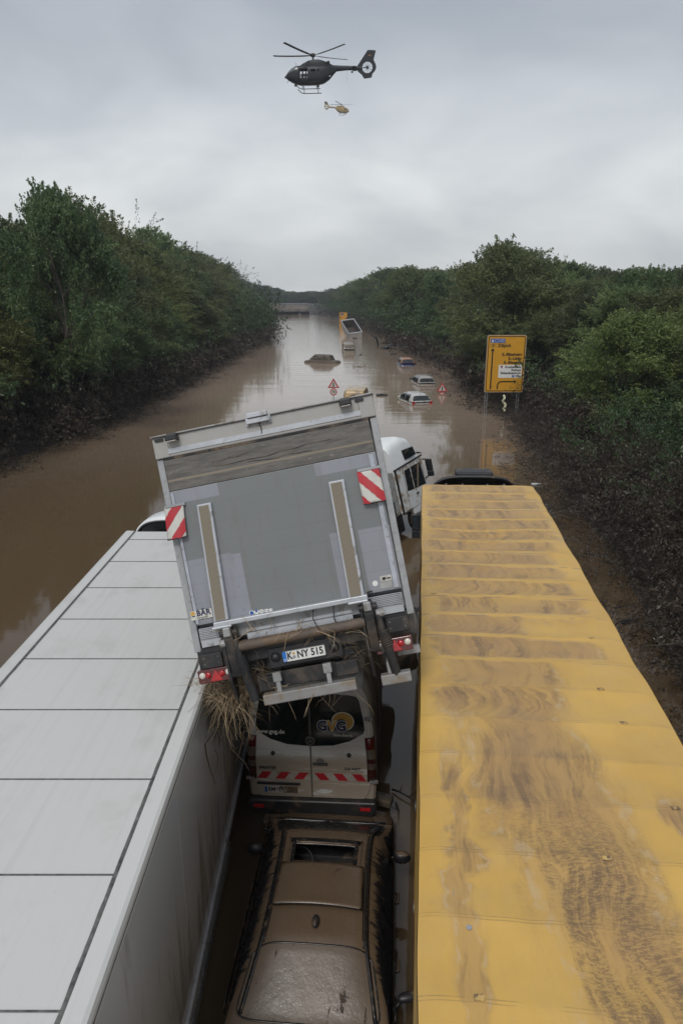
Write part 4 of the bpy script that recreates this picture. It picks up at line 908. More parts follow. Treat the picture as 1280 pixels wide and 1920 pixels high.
# ------------------------------------------------------------------ truck cabs
def tractor(root, paint, fairing='full', side='white_muddy', back=None, wheels=True, hood=None, L=2.15, W=2.42, dark=False, chassis=True):
    """local frame: y forward, back wall of the cab at y = 0, ground at z = 0"""
    h = W / 2; back = back or paint
    def sec(y): # profile top and bottom of the lower cab
        zb_ = .75 if y > .9 else .95
        return zb_
    prof = [(0, 1.0), (.75, .98), (.8, .7), (L - .06, .62), (L + .04, .95), (L + .02, 1.55), (L - .16, 2.72), (0, 2.72)]
    mb = MB()
    mb.prismx([(y, z) for y, z in prof], -h, h); body = mb.build('cab', side, root, bevel=.07, segs=3)
    if fairing == 'full':
        mb = MB(); rings = []
        st = [(0, 3.60), (.35, 3.74), (1.1, 3.76), (1.6, 3.58), (1.9, 3.2), (L - .12, 2.78)]
        def rf(u, v):
            i = v * (len(st) - 1); k = min(int(i), len(st) - 2); f_ = i - k; y = st[k][0] + (st[k + 1][0] - st[k][0]) * f_; zt = st[k][1] + (st[k + 1][1] - st[k][1]) * f_
            a = math.pi * (1 - u); ca, sa = math.cos(a), math.sin(a); p = .27
            hh_ = (h - .015) * (1 - .10 * max(0, (y - .9)) / 1.2)
            return ((hh_ - .10 * abs(sa) ** p) * math.copysign(abs(ca) ** p, ca), y, 2.70 + (zt - 2.70) * abs(sa) ** p)
        mb.grid(rf, 28, 26); r0 = [rf(k / 27, 0) for k in range(28)]; mb.add(r0, [tuple(range(28))])
        roof_ = mb.build('high_roof', paint, root, smooth=True, auto=35)
        for sg_ in (-1, 1):
            mb = MB(); xx = sg_ * (h - .05)
            mb.prismx([(.90, 2.86), (1.72, 2.84), (1.58, 3.20), (.84, 3.26)], xx - .012 * 1, xx + .045 * sg_ if sg_ > 0 else xx + .012); mb.build('roof_window', 'glass', roof_, bevel=.02)
    for sg_ in (-1, 1):
        x0 = sg_ * h
        mb = MB(); mb.prismx([(.62, 1.72), (1.08, 1.66), (1.06, 2.52), (.66, 2.52)], min(x0, x0 + sg_ * .008), max(x0, x0 + sg_ * .008)); mb.build('rear_side_window', 'glass', body, bevel=.004)
        mb = MB(); mb.prismx([(1.14, 1.66), (1.95, 1.58), (1.82, 2.5), (1.12, 2.52)], min(x0, x0 + sg_ * .008), max(x0, x0 + sg_ * .008)); mb.build('door_window', 'glass', body, bevel=.004)
        mb = MB(); mb.prismx([(1.30, 1.62), (1.36, 1.62), (1.72, 2.48), (1.60, 2.48)], min(x0 + sg_ * .009, x0 + sg_ * .016), max(x0 + sg_ * .009, x0 + sg_ * .016)); mb.build('curtain', 'p_beige', body)
        mb = MB(); mb.prismx([(.56, .98), (.575, .98), (.575, 2.6), (.56, 2.6)], min(x0, x0 + sg_ * .006), max(x0, x0 + sg_ * .006)); mb.prismx([(2.0, 1.0), (2.012, 1.0), (1.90, 2.6), (1.888, 2.6)], min(x0, x0 + sg_ * .006), max(x0, x0 + sg_ * .006)); mb.prismx([(.575, .98), (2.0, 1.0), (2.0, 1.012), (.575, .992)], min(x0, x0 + sg_ * .006), max(x0, x0 + sg_ * .006)); mb.build('door_gap', 'black', body)
        mb = MB(); mb.bb(min(x0, x0 + sg_ * .03), max(x0, x0 + sg_ * .03), .0, .10, 1.0, 2.7); mb.build('corner_seal', 'black', body)
        mb = MB(); mb.bb(min(x0 - sg_ * .02, x0 + sg_ * .025), max(x0 - sg_ * .02, x0 + sg_ * .025), 0, L - .1, 2.69, 2.74); mb.build('drip_rail', 'black', body)
        mb = MB(); mb.bb(min(x0, x0 + sg_ * .03), max(x0, x0 + sg_ * .03), 1.16, 1.34, 1.42, 1.47); mb.build('door_handle', 'black', body, bevel=.008)
        mb = MB(); xm = x0 + sg_ * .22; mb.box((xm, L - .05, 2.28), (.24, .12, .46)); mb.box((xm, L - .05, 1.93), (.24, .12, .2)); mb.tube([(x0, L - .15, 2.55), (xm, L - .02, 2.5)], .03, 6); mb.tube([(x0, L - .15, 1.78), (xm, L - .02, 1.9)], .03, 6)
        mm = mb.build('side_mirror', 'black', root, bevel=.03)
        mb = MB(); mb.box((xm, L - .115, 2.28), (.19, .006, .38)); mb.box((xm, L - .115, 1.93), (.19, .006, .14)); mb.build('mirror_glass', basic('mirror_glass_%s_%d' % (root.name, sg_), (.02, .025, .03), .02, spec=1), mm)
    mb = MB(); mb.bb(-h + .2, h - .2, L - .2, L - .19, 1, 1)  # placeholder removed below
    mb = MB(); mb.add([(-h + .12, L + .045, 1.62), (h - .12, L + .045, 1.62), (h - .16, L - .135, 2.66), (-h + .16, L - .135, 2.66)], [(0, 1, 2, 3)]); mb.build('windshield', 'glass', body, solid=-.01)
    mb = MB(); mb.box((0, L + .02, 2.78), (W - .3, .34, .04), rot=(R(-20), 0, 0)); mb.build('sun_visor', 'black', root, bevel=.01)
    # back wall with pressed ribs
    mb = MB(); mb.bb(-h + .06, h - .06, -.03, 0, 1.05, 2.66)
    for sx in (-1, 1):
        for k in range(5):
            z_ = 1.35 + k * .26; mb.prism(rrect(sx * .62 - .34, sx * .62 + .34, z_, z_ + .13, .05), -.05, -.03)
    mb.build('back_wall', back, root, bevel=.01)
    if chassis:
        mb = MB(); mb.bb(-.45, -.36, -3.9, L - .3, .72, 1.0); mb.bb(.36, .45, -3.9, L - .3, .72, 1.0)
        for y in (-3.6, -2.6, -1.6, -.5): mb.bb(-.4, .4, y - .08, y + .08, .76, .95)
        mb.bb(-.55, .55, -2.6, -1.6, 1.0, 1.08); mb.bb(-.5, .5, -.75, -.35, .9, 1.5); mb.tube([(.3, -.2, .9), (.25, -.3, 1.6), (0, -.1, 1.9)], .05, 6); mb.build('chassis_frame', 'chassis', root)
        for sg_ in (-1, 1):
            wheel(root, sg_ * (h - .28), -2.35, .5, w=.5, name='wheel'); wheel(root, sg_ * (h - .18), 1.15, .5, name='wheel')
            mb = MB(); mb.grid(lambda u, v, sg_=sg_: (sg_ * (h - .58 + .62 * u), -2.35 + .66 * math.cos(math.pi * v), .5 + .66 * math.sin(math.pi * v) + .0), 2, 14); mb.build('mudguard', 'mud_side', root, smooth=True, solid=.03)
            mb = MB(); mb.bb(min(sg_ * (h - .02), sg_ * (h - .1)), max(sg_ * (h - .02), sg_ * (h - .1)), -1.55, -.05, .42, 1.1); mb.bb(min(sg_ * (h - .02), sg_ * (h - .018)), max(sg_ * (h - .012), sg_ * (h - .018)), -1.5, -.1, .78, .80); mb.build('side_skirt', 'mud_side', root, bevel=.02)
            mb = MB(); mb.tube([(sg_ * (h - .35), -1.5, .75), (sg_ * (h - .35), -.15, .75)], .3, 16); mb.build('fuel_tank', 'alu_dull', root)
    return body
# tilted white tractor
Pm = at_d(757, 1010, 18.2)
Tm = Matrix.Translation((1.45, 22.8, .10)) @ Matrix.Rotation(R(-35.3), 4, 'Z') @ Matrix.Rotation(R(6.7), 4, 'X') @ Matrix.Rotation(R(-11.7), 4, 'Y') @ Matrix.Scale(.92, 4)
tm = thing('tractor_unit', 'white high-roofed truck cab leaning left between the tilted box truck and the yellow trailer', 'truck', mat=Tm)
tractor(tm, 'white', side='white_muddy', back='alu_dull')
# black tractor of the yellow trailer
Tb = yt_ @ Matrix.Translation((0, 16.15, 0))
tb = thing('tractor_unit', 'black truck cab with a roof air deflector in front of the yellow tarpaulin trailer', 'truck', mat=Tb)
tractor(tb, 'black', fairing=None, side='black', back='black')
mb = MB()
def defl(u, v):
    a = math.pi * (1 - u); x = 1.17 * math.copysign(abs(math.cos(a)) ** .5, math.cos(a)); k = abs(math.sin(a)) ** .45
    return (x * (1 - .04 * v), .15 + 1.35 * v + .0, 2.72 + (1.42 * k) * (1 - v ** 2 * .8))
mb.grid(defl, 30, 12); mb.build('air_deflector', 'black', tb, smooth=True, solid=.05)
mb = MB(); mb.tube([(-1.0, .12, 3.72), (1.0, .12, 3.72)], .03, 8)
for x in (-.7, -.3, .3, .7): mb.tube([(x, .12, 3.4), (x, .15, 3.95)], .022, 6); mb.box((x, .12, 3.72), (.1, .09, .09))
mb.build('deflector_strut', 'steel', tb)
mb = MB(); mb.bb(-.42, .55, 1.25, 1.75, 3.2, 3.96); mb.build('roof_unit', 'black', tb, bevel=.05)
# tractor of the white trailer
tw = thing('tractor_unit', 'white truck cab with an open-backed roof fairing just ahead of the white box trailer', 'truck', ((TL_ + TR_) / 2 + .05, 13.3, 0))
tractor(tw, 'white', fairing=None, side='white', back='alu_dull')
mb = MB()
def defl2(u, v):
    a = math.pi * (1 - u); x = -.08 + 1.25 * math.copysign(abs(math.cos(a)) ** .35, math.cos(a)); k = abs(math.sin(a)) ** .35
    return (x * (1 - .12 * v), -.42 + 2.2 * v, 2.72 + (1.42 * k) * (1 - v ** 3 * .97))
mb.grid(defl2, 30, 12); mb.build('roof_fairing', 'white', tw, smooth=True, solid=.05)
mb = MB(); mb.grid(lambda u, v: (defl2(u, 0)[0] * (1.0 - .03 * v), .0 - .41 - .03 * v, 2.70 + (defl2(u, 0)[2] - 2.72) * (1 - .02 * v)), 30, 3); mb.build('fairing_edge', 'black', tw, smooth=True, solid=.06)
mb = MB(); mb.bb(-.8, .8, .3, .8, 2.72, 3.5); mb.bb(-.5, .9, .25, .3, 3.5, 3.6); mb.build('cooling_unit', 'alu_dull', tw, bevel=.03)

# ------------------------------------------------------------------ tilted box truck
O_ = Vector((-1.622, 6.727, 4.582)); r_ = Vector((.9808, .0131, .1946)).normalized(); u_ = Vector((-.1904, .2818, .9404)); u_ = (u_ - r_ * u_.dot(r_)).normalized(); f_ = u_.cross(r_)
Mt = Matrix(((r_.x, f_.x, u_.x, O_.x), (r_.y, f_.y, u_.y, O_.y), (r_.z, f_.z, u_.z, O_.z), (0, 0, 0, 1)))
Mt = Mt @ Matrix.Translation((1.25, 0, 0)) @ Matrix.Rotation(R(-.8), 4, 'Z') @ Matrix.Translation((-1.25, 0, 0))
bt = thing('box_truck', 'grey box truck tilted left on top of the white van, raised tail lift facing camera', 'truck', mat=Mt)
BW, BH, BL = 2.46, 2.41, 6.9
# brushed aluminium with dirt, dark rubberised band
mb = MB(); mb.bb(.03, BW - .03, .12, BL, .02, BH - .02); mb.build('box_body', basic('box_grey', (.36, .37, .38), .45, var=.08, scale=1, dirt=.35, dirtcol=(.22, .2, .17)), bt, bevel=.015)
for x in (0, BW - .075):
    mb = MB(); mb.bb(x, x + .075, -.01, .16, .0, BH - .24); mb.build('corner_post', basic('post_worn', (.33, .34, .35), .5, .2, var=.15, dirt=.22, dirtcol=(.15, .14, .125), dirtscale=22), bt, bevel=.008)
t = NT('header_grey'); v = t.obj(); n = t.noise(t.mapping(v, (2, 1, 1.5)), 1.5, 5, .6)
t.P('Base Color', t.mix(n, (.30, .29, .275, 1), (.39, .38, .36, 1))); t.P('Roughness', .55); M['header'] = t.m
mb = MB(); mb.bb(.0, BW, -.04, .16, BH - .235, BH); hd = mb.build('header', 'header', bt, bevel=.012)
mb = MB(); mb.bb(-.01, BW + .01, -.07, .4, BH, BH + .018); mb.build('roof_edge', 'alu_dull', hd, bevel=.005)
mb = MB(); mb.bb(.165, .17, -.044, -.04, BH - .22, BH - .01); mb.bb(BW - .17, BW - .165, -.044, -.04, BH - .22, BH - .01); mb.build('joint', 'seal', hd)
mb = MB(); mb.bb(.16, BW - .16, -.050, -.041, BH - .20, BH - .145); mb.build('trim_strip', basic('strip_pale', (.44, .46, .49), .4, .1, dirt=.15, dirtcol=(.15, .15, .16), dirtscale=12), hd)
mb = MB(); mb.bb(0.09, BW - .09, -.046, .1, BH - .262, BH - .237); mb.build('rubber_lip', 'rubber', bt)
# bracket, lamps
mb = MB(); mb.bb(1.07, 1.33, -.10, -.05, BH - .06, BH - .005); mb.bb(1.06, 1.09, -.07, -.04, BH - .08, BH + .02); mb.bb(1.31, 1.34, -.07, -.04, BH - .08, BH + .02); mb.bb(1.09, 1.31, -.12, -.05, BH + .0, BH + .05); mb.build('camera_bracket', 'alu', bt, bevel=.006)
mb = MB(); mb.tube([(1.2, -.06, BH - .06), (1.215, -.055, BH - .12), (1.21, -.05, BH - .18)], .006, 5); mb.build('cable', 'black', bt)
for x in (.24, 2.16):
    mb = MB(); mb.box((x, -.10, BH - .04), (.13, .12, .07)); mb.box((x, -.08, BH + .0), (.10, .08, .025)); wl = mb.build('work_lamp', 'black', bt, bevel=.018)
    mb = MB(); mb.box((x, -.12, BH - .078), (.10, .07, .006)); mb.build('lens', 'clear_lens', wl)
    xx = x - .16 if x < 1 else x + .15
    mb = MB(); mb.prism(rrect(xx - .05, xx + .05, BH - .05, BH - .018, .014), -.055, -.04); mb.build('marker_lamp', 'black', bt)
# platform
t = NT('lift_platform'); v = t.obj(); s3 = t.sep(v); X, Z = s3[0], s3[2]
n1 = t.noise(v, 1.1, 5, .6)
pl = t.mix(n1, (.165, .178, .180, 1), (.205, .214, .218, 1))
pale = t.mix(t.noise(v, 3, 4), (.245, .255, .285, 1), (.28, .29, .325, 1))
def inside(a, b, v_, e=.004): return t.math('MULTIPLY', t.step(v_, a - e, a + e), t.step(v_, b + e, b - e))
m1 = t.math('MULTIPLY', inside(.10, .62, X), inside(-1, 1.02, Z))   # worn pale fields left and right below
m2 = t.math('MULTIPLY', inside(.62, .72, X), inside(-1, 1.0, Z))
m3 = t.math('MULTIPLY', inside(2.03, 3, X), inside(-1, 1.0, Z))
m4 = t.math('MULTIPLY', inside(1.72, 1.85, X), inside(-1, 1.02, Z))
m5 = t.math('MULTIPLY', t.math('MAXIMUM', inside(-1, .62, X), inside(1.7, 3, X)), inside(1.66, 1.82, Z))
mm_ = t.math('MINIMUM', 1.0, t.math('ADD', t.math('ADD', m1, m2), t.math('ADD', t.math('ADD', m3, m4), m5)))
pl = t.mix(mm_, pl, pale)
pl = t.mix(t.math('MULTIPLY', t.step(t.noise(t.mapping(v, (1.2, 1, 5)), 5, 5, .75, .5), .66, .72), .35), pl, (.42, .42, .43, 1))
ln = t.step(t.math('ABSOLUTE', t.math('SUBTRACT', t.math('FRACT', t.math('MULTIPLY', Z, 4.7)), .5)), .012, .004)
pl = t.mix(t.math('MULTIPLY', ln, .45), pl, (.10, .11, .11, 1))
pl = t.mix(t.math('MULTIPLY', t.step(t.noise(v, 9, 5, .8), .64, .74), .5), pl, (.13, .11, .09, 1))
pl = t.mix(t.math('MULTIPLY', t.step(t.noise(t.mapping(v, (7, 1, .8)), 1.6, 6, .7, .3), .50, .72), .42), pl, (.16, .145, .125, 1))
pl = t.mix(t.math('MULTIPLY', t.step(t.noise(t.mapping(v, (3, 1, 40), rot=(0, R(25), 0)), 2.0, 3, .7), .72, .76), .3), pl, (.38, .38, .39, 1))
t.P('Base Color', pl); t.P('Roughness', .42); t.P('Metallic', .15); t.bump(t.noise(v, 2.5, 3), .15, .02); M['platform'] = t.m
t = NT('worn_band'); v = t.obj()
n1 = t.noise(t.mapping(v, (1.2, 1, 9)), 2.0, 7, .75, .3); z = t.sep(v)[2]
bnd = t.mix(t.step(n1, .3, .7), (.085, .080, .074, 1), (.165, .155, .14, 1))
bnd = t.mix(t.math('MULTIPLY', t.step(t.noise(t.mapping(v, (1, 1, 3)), 9, 6, .8), .60, .68), .6), bnd, (.36, .35, .34, 1))
bnd = t.mix(t.math('MULTIPLY', t.step(t.math('ABSOLUTE', t.math('SUBTRACT', t.math('ADD', z, t.math('MULTIPLY', n1, .02)), 1.925)), .016, .006), .7), bnd, (.28, .23, .17, 1))
t.P('Base Color', bnd); t.P('Roughness', .7); t.bump(n1, .5, .01); M['band'] = t.m
mb = MB(); mb.bb(.085, BW - .085, -.045, .06, .30, 1.80); pf = mb.build('tail_lift_platform', 'platform', bt, bevel=.006)
mb = MB(); mb.bb(.09, BW - .09, -.052, .06, 1.802, BH - .265); mb.build('worn_band', 'band', pf, bevel=.006)
mb = MB()
def crack(x0, x1, z0, seed):
    g_ = random.Random(seed); x = x0; z_ = z0; out = []
    while x < x1:
        x2 = x + g_.uniform(.04, .12); z2 = z_ + g_.choice([-.006, .006, .0, .012]) ; mb.box(((x + x2) / 2, -.054, (z_ + z2) / 2), (x2 - x + .004, .004, g_.uniform(.004, .009)), rot=(0, -math.atan2(z2 - z_, x2 - x), 0)); x, z_ = x2, z2
crack(.62, 1.85, 1.985, 4); crack(1.0, 1.7, 1.955, 9); crack(.6, 1.0, 2.03, 12); mb.build('torn_edge', 'rubber', pf)
M['strip2'] = basic('strip_pale2', (.38, .40, .45), .45, .1, dirt=.2, dirtcol=(.14, .13, .12), dirtscale=16)
mb = MB(); mb.bb(.095, .125, -.058, -.046, .32, 1.78); mb.build('edge_strip', 'strip2', pf)
mb = MB(); mb.bb(BW - .16, BW - .11, -.058, -.046, .32, 1.78); mb.build('edge_strip', 'strip2', pf)
for (x0, x1, zb_, zt_, sh) in ((.31, .47, .315, 1.60, .05), (1.80, 1.97, .305, 1.57, .02)):
    mb = MB(); mb.add([(x0, -.115, zb_), (x1, -.115, zb_), (x1 + sh, -.085, zt_), (x0 + sh, -.085, zt_), (x0, -.045, zb_), (x1, -.045, zb_), (x1 + sh, -.045, zt_), (x0 + sh, -.045, zt_)], [(0, 1, 2, 3), (4, 7, 6, 5), (0, 3, 7, 4), (1, 5, 6, 2), (3, 2, 6, 7), (0, 4, 5, 1)]); rp = mb.build('ramp_rail', 'alu', pf, bevel=.006)
    t = NT('grip_tread'); v = t.obj(); s_ = t.math('SINE', t.math('MULTIPLY', t.sep(v)[0], 520))
    t.P('Base Color', t.mix(t.step(s_, -.3, .3), (.16, .135, .10, 1), (.27, .235, .18, 1))); t.P('Roughness', .7); t.bump(s_, .4, .003)
    mb = MB(); mb.add([(x0 + .02, -.119, zb_ + .01), (x1 - .03, -.119, zb_ + .01), (x1 + sh - .03, -.089, zt_ - .02), (x0 + sh + .02, -.089, zt_ - .02)], [(0, 1, 2, 3)]); mb.build('grip_tread', t.m, rp, solid=.002)
# warning flags
for (x0, z1_, w_, h_, dirn, nm) in ((.0, 1.635, .215, .35, 1, 0), (2.14, 1.622, .24, .36, -1, 1)):
    mb = MB(); mb.bb(x0 + .01, x0 + w_ + .02, -.085, -.05, z1_ - .005, z1_ + .022); mb.build('flag_clamp', 'steel', pf)
    def ff(u, v): return (x0 + w_ * u - .025 * v * (1 - nm) + .0 * nm + .01 * nm * v, -.075 - .025 * math.sin(math.pi * u) * v - .02 * v, z1_ - h_ * v)
    mb = MB(); mb.grid(ff, 12, 14); fl = mb.build('warning_flag', 'tag_white', pf, smooth=True, solid=.004)
    mb = MB()   # red diagonal stripes as slightly raised sheets
    nuv = 26
    idx = {}
    def st_(u, v): return ((u * w_ * (1 if dirn > 0 else -1) + v * h_ * .72 * 1) / .22) % 1 < .5
    verts = []; faces = []
    NU, NV = 30, 42
    for j in range(NV + 1):
        for i in range(NU + 1):
            p = ff(i / NU, j / NV); verts.append((p[0], p[1] - .003, p[2]))
    ph = .62 if dirn > 0 else .12
    for j in range(NV):
        for i in range(NU):
            uu, vv = (i + .5) / NU, (j + .5) / NV
            s_ = (uu * w_ * dirn + vv * h_ * .8) / .235 + ph
            if (s_ % 1) < .5: a = j * (NU + 1) + i; faces.append((a, a + 1, a + NU + 2, a + NU + 1))
    mb.add(verts, faces); mb.build('red_stripe', 'red', fl)
    mb = MB(); mb.tube([ff(0, 1), ff(.5, 1), ff(1, 1)], .008, 5); mb.build('hem', 'black', fl)
# stickers and marks
mb = MB(); mb.bb(.05, .295, -.0595, -.058, .365, .465); st1 = mb.build('maker_sticker', 'tag_white', pf)
mb = MB(); mb.bb(.056, .10, -.0612, -.0597, .42, .458); mb.build('square_mark', 'gold', st1)
mb = MB(); mb.bb(.062, .10, -.0612, -.0597, .402, .413); mb.build('bar_mark', 'navy', st1)
text('lettering', 'BÄR', .085, 'navy', st1, (.198, -.0605, .430), bold=.003, sx=.95, sp_=1.1)
text('lettering', 'Cargolift', .035, 'ink', st1, (.175, -.0605, .382), shear=.3)
mb = MB(); mb.bb(.395, .44, -.0495, -.046, .38, .45) ; mb.build('sticker', basic('brown_label', (.14, .1, .05), .5), pf)
mb = MB(); mb.bb(2.17, 2.29, -.0495, -.046, .405, .465); sk = mb.build('sticker', 'tag_white', pf); mb = MB(); mb.bb(2.19, 2.23, -.052, -.0497, .42, .45); mb.bb(2.24, 2.28, -.052, -.0497, .425, .44); mb.build('pictogram', 'ink', sk)
mb = MB(); mb.bb(2.155, 2.28, -.0495, -.046, .33, .395); mb.build('sticker', basic('grey_label', (.36, .36, .35), .5), pf)
mb = MB(); mb.disc((2.105, .40), .03, -.0495, -.046); sk = mb.build('sticker', 'white_ink', pf)
mb = MB()
for k, x in enumerate((.72, .775, .83, .885, .93)): frame(mb, x - .027, x + .027, .31, .355 - k * .004, .02, .014, -.0495, -.046)
cl_ = mb.build('cut_off_lettering', 'white_ink', pf); mb = MB(); mb.disc((.72, .33), .02, -.052, -.0497); mb.disc((.775, .345), .012, -.052, -.0497); mb.build('blue_dot', 'blue', cl_)
# sill, lower fields
mb = MB(); mb.bb(.30, 2.0, -.14, -.02, .255, .31); mb.bb(.28, .5, -.16, .0, .235, .262); mb.bb(1.78, 2.0, -.16, 0, .235, .262); mb.build('platform_hinge_bar', 'alu', bt, bevel=.01)
mb = MB(); mb.bb(.09, BW - .09, -.005, .1, .10, .25)
mb.build('lower_panel', 'alu_dull', bt)
mb = MB()
for x0, x1 in ((.10, .42), (2.0, BW - .1)):
    for k in range(7): mb.bb(x0, x1, -.018, -.006, .138 + k * .018, .147 + k * .018)
    mb.bb(x0, x1, -.025, -.006, .045, .12)
mb.bb(.62, 1.80, -.03, .0, .05, .115); mb.bb(.62, 1.8, -.02, .0, .13, .16); mb.build('ribbed_sill', 'alu', bt)
mb = MB(); mb.bb(0.02, BW - .02, .0, .12, -.20, .045); mb.bb(.02, BW - .02, .12, .3, -.03, .02)
mb.prism(rrect(.06, .30, -.19, -.03, .02), -.05, .0); mb.prism(rrect(2.14, 2.38, -.16, .0, .02), -.05, .0)
mb.build('rear_crossmember', 'chassis', bt, bevel=.008)
mb = MB()
for x in (.10, .26, 2.18, 2.34):
    for z in (-.14, -.07): mb.disc((x, z + (.03 if x > 1 else 0)), .012, -.056, -.05, 10)
mb.build('buffer_bolt', 'seal', bt)
mb = MB(); mb.tube([(.50, -.10, .0), (1.92, -.10, .02)], .055, 14); mb.build('torsion_tube', basic('muddy_tube', (.11, .085, .068), .7, var=.25, bump=.5, dirt=.5), bt, smooth=True, auto=40)
for x, tl_ in ((.44, 1), (1.98, 1)):
    mb = MB()
    mb.prismx([(-.16, .24), (-.06, .25), (-.04, .10), (-.02, -.05), (.0, -.30), (-.08, -.32), (-.14, -.10), (-.17, .1)], x - .05, x + .05)
    mb.prismx([(-.14, .14), (-.05, .14), (.15, -.55), (.02, -.62), (-.10, -.35)], x + .06, x + .09); mb.prismx([(-.14, .14), (-.05, .14), (.15, -.55), (.02, -.62), (-.10, -.35)], x - .09, x - .06)
    mb.tube([(x - .1, -.10, .17), (x + .1, -.10, .17)], .04, 10); mb.tube([(x - .09, -.05, -.3), (x + .09, -.05, -.3)], .035, 10)
    la = mb.build('lift_arm', 'chassis', bt, bevel=.006)
    mb = MB(); mb.bb(x - .04, x + .04, -.20, -.10, .14, .24); mb.build('arm_head', 'alu_dull', la, bevel=.012)
    mb = MB(); xc2 = x + (.09 if x > 1 else .06)
    mb.tube([(xc2, -.13, .10), (xc2 + .02, -.12, -.10)], .035, 10); mb.tube([(xc2 + .02, -.12, -.10), (xc2 + .08, -.05, -.62)], .05, 12)
    for k in range(8): mb.tube([(xc2 + .022 + .004 * k, -.12, -.10 - .022 * k), (xc2 + .024 + .004 * k, -.12, -.112 - .022 * k)], .06, 12)
    mb.build('lift_cylinder', 'chassis', la, smooth=True, auto=40)
mb = MB(); mb.tube([(.33, -.12, .07), (.42, -.12, .07)], .045, 12); mb.tube([(2.06, -.12, .09), (2.14, -.12, .09)], .045, 12); mb.build('bearing', 'alu_dull', bt)
# number plate and its holder
mb = MB(); mb.bb(.80, 1.62, -.02, .06, -.32, -.10); mb.build('plate_holder', 'black', bt, bevel=.01)
for x in (.88, 1.535):
    mb = MB(); mb.grid(lambda u, v: (x + .055 * math.cos(2 * math.pi * u) * math.sin(math.pi * v / 2), -.02 - .05 * math.cos(math.pi * v / 2), -.2 + .055 * math.sin(2 * math.pi * u) * math.sin(math.pi * v / 2)), 16, 6); mb.build('plate_lamp', 'black', bt, smooth=True)
TP = Matrix.Rotation(R(2.0), 4, 'Y')
mb = MB(); mb.prism(rrect(.955, 1.435, -.275, -.155, .008), -.032, -.024); np_ = mb.build('number_plate', 'white_ink', bt)
mb = MB(); frame(mb, .955, 1.435, -.275, -.155, .008, .004, -.034, -.032); mb.build('plate_border', 'ink', np_)
mb = MB(); mb.bb(.96, 1.0, -.0345, -.0322, -.27, -.16); eb = mb.build('blue_field', basic('euro_blue', (.01, .16, .55), .4), np_); text('lettering', 'D', .04, 'white_ink', eb, (.98, -.035, -.252))
text('lettering', 'K', .108, 'ink', np_, (1.035, -.033, -.215), bold=.003, sx=.85); text('lettering', 'NY 515', .108, 'ink', np_, (1.265, -.033, -.215), bold=.003, sx=.86)
mb = MB(); mb.disc((1.085, -.192), .014, -.0345, -.0325); mb.build('inspection_badge', 'gold', np_); mb = MB(); mb.disc((1.085, -.232), .018, -.0345, -.0325); mb.build('registration_badge', 'steel', np_)
mb = MB(); mb.bb(.97, 1.43, -.03, -.015, -.305, -.279); ph_ = mb.build('plate_frame', 'ink', bt)
# rear lights
for x0, z0 in ((1.985, -.37), (.0, -.345)):
    T = Matrix.Translation((x0, 0, z0))
    mb = MB(); mb.prism(rrect(0, .395, 0, .15, .015), -.06, .02, T=T); lh = mb.build('rear_light', 'red_dark', bt, bevel=.006)
    mb = MB(); mb.prism([(.13, .012), (.275, .012), (.2025, .138)], -.066, -.058, T=T); mb.build('reflector_triangle', 'red_lens', lh, bevel=.003)
    for cx_, mt_ in ((.05, 'clear_lens'), (.115, 'red_lens'), (.27, 'red_lens'), (.345, 'clear_lens')):
        cz_ = .085 if mt_ == 'red_lens' else .09
        mb = MB(); mb.grid(lambda u, v: (x0 + cx_ + .036 * math.cos(2 * math.pi * u) * math.sin(math.pi * v / 2), -.058 - .02 * math.cos(math.pi * v / 2), z0 + cz_ + .036 * math.sin(2 * math.pi * u) * math.sin(math.pi * v / 2)), 18, 6); mb.build('lamp_lens', mt_, lh, smooth=True)
# underrun bars
M['bar'] = basic('muddy_bar', (.24, .235, .23), .55, .1, var=.1, dirt=.5, dirtcol=(.21, .165, .115), dirtscale=5)
mb = MB(); mb.bb(.67, 1.70, -.10, .03, -.69, -.575); mb.build('underrun_bar', 'bar', bt, bevel=.012)
mb = MB(); mb.bb(1.975, 2.30, -.10, .03, -.70, -.59); mb.build('underrun_bar', 'bar', bt, bevel=.012)
for x in (.86, 1.42):
    mb = MB(); mb.bb(x - .025, x + .025, -.06, -.02, -.60, -.42); mb.bb(x - .045, x + .045, -.07, -.0, -.46, -.36); mb.build('bar_bracket', 'alu_dull', bt, bevel=.004)
mb = MB(); mb.bb(2.06, 2.12, -.05, .0, -.6, -.40); mb.build('bar_bracket', 'alu_dull', bt, bevel=.004)
mb = MB(); mb.bb(.62, 1.72, .06, .16, -.56, -.38); mb.bb(.62, .85, .0, .1, -.56, -.40); mb.bb(1.5, 1.75, .0, .1, -.54, -.38); mb.build('lift_frame', 'chassis', bt, bevel=.01)
mb = MB(); mb.bb(.75, .87, .1, BL + .3, -.34, -.02); mb.bb(1.60, 1.72, .1, BL + .3, -.34, -.02)
for y in (.6, 1.6, 2.6, 3.6, 4.6, 5.6): mb.bb(.1, BW - .1, y, y + .08, -.06, .02); mb.bb(.87, 1.6, y, y + .1, -.28, -.1)
mb.build('chassis_rail', 'chassis', bt)
for x in (.30, 2.16): wheel(bt, x, 1.75, -.58, r=.48, w=.5)
mb = MB(); mb.bb(2.2, 2.45, .12, .2, -.46, -.38); mb.build('mudflap_bracket', 'alu_dull', bt)
mb = MB(); mb.bb(-.055, -.0, .7, .95, 1.80, 2.0); mb.build('side_camera', 'black', bt, bevel=.02)
mb = MB(); mb.tube([(2.44, .03, -.25), (2.49, .05, -.1), (2.48, .08, .05)], .010, 6); mb.tube([(2.48, .06, .0), (2.53, .05, .04)], .018, 8); mb.build('side_marker_lamp', 'chassis', bt)
cabT = Matrix.Translation((BW / 2, BL + .25, -1.05))
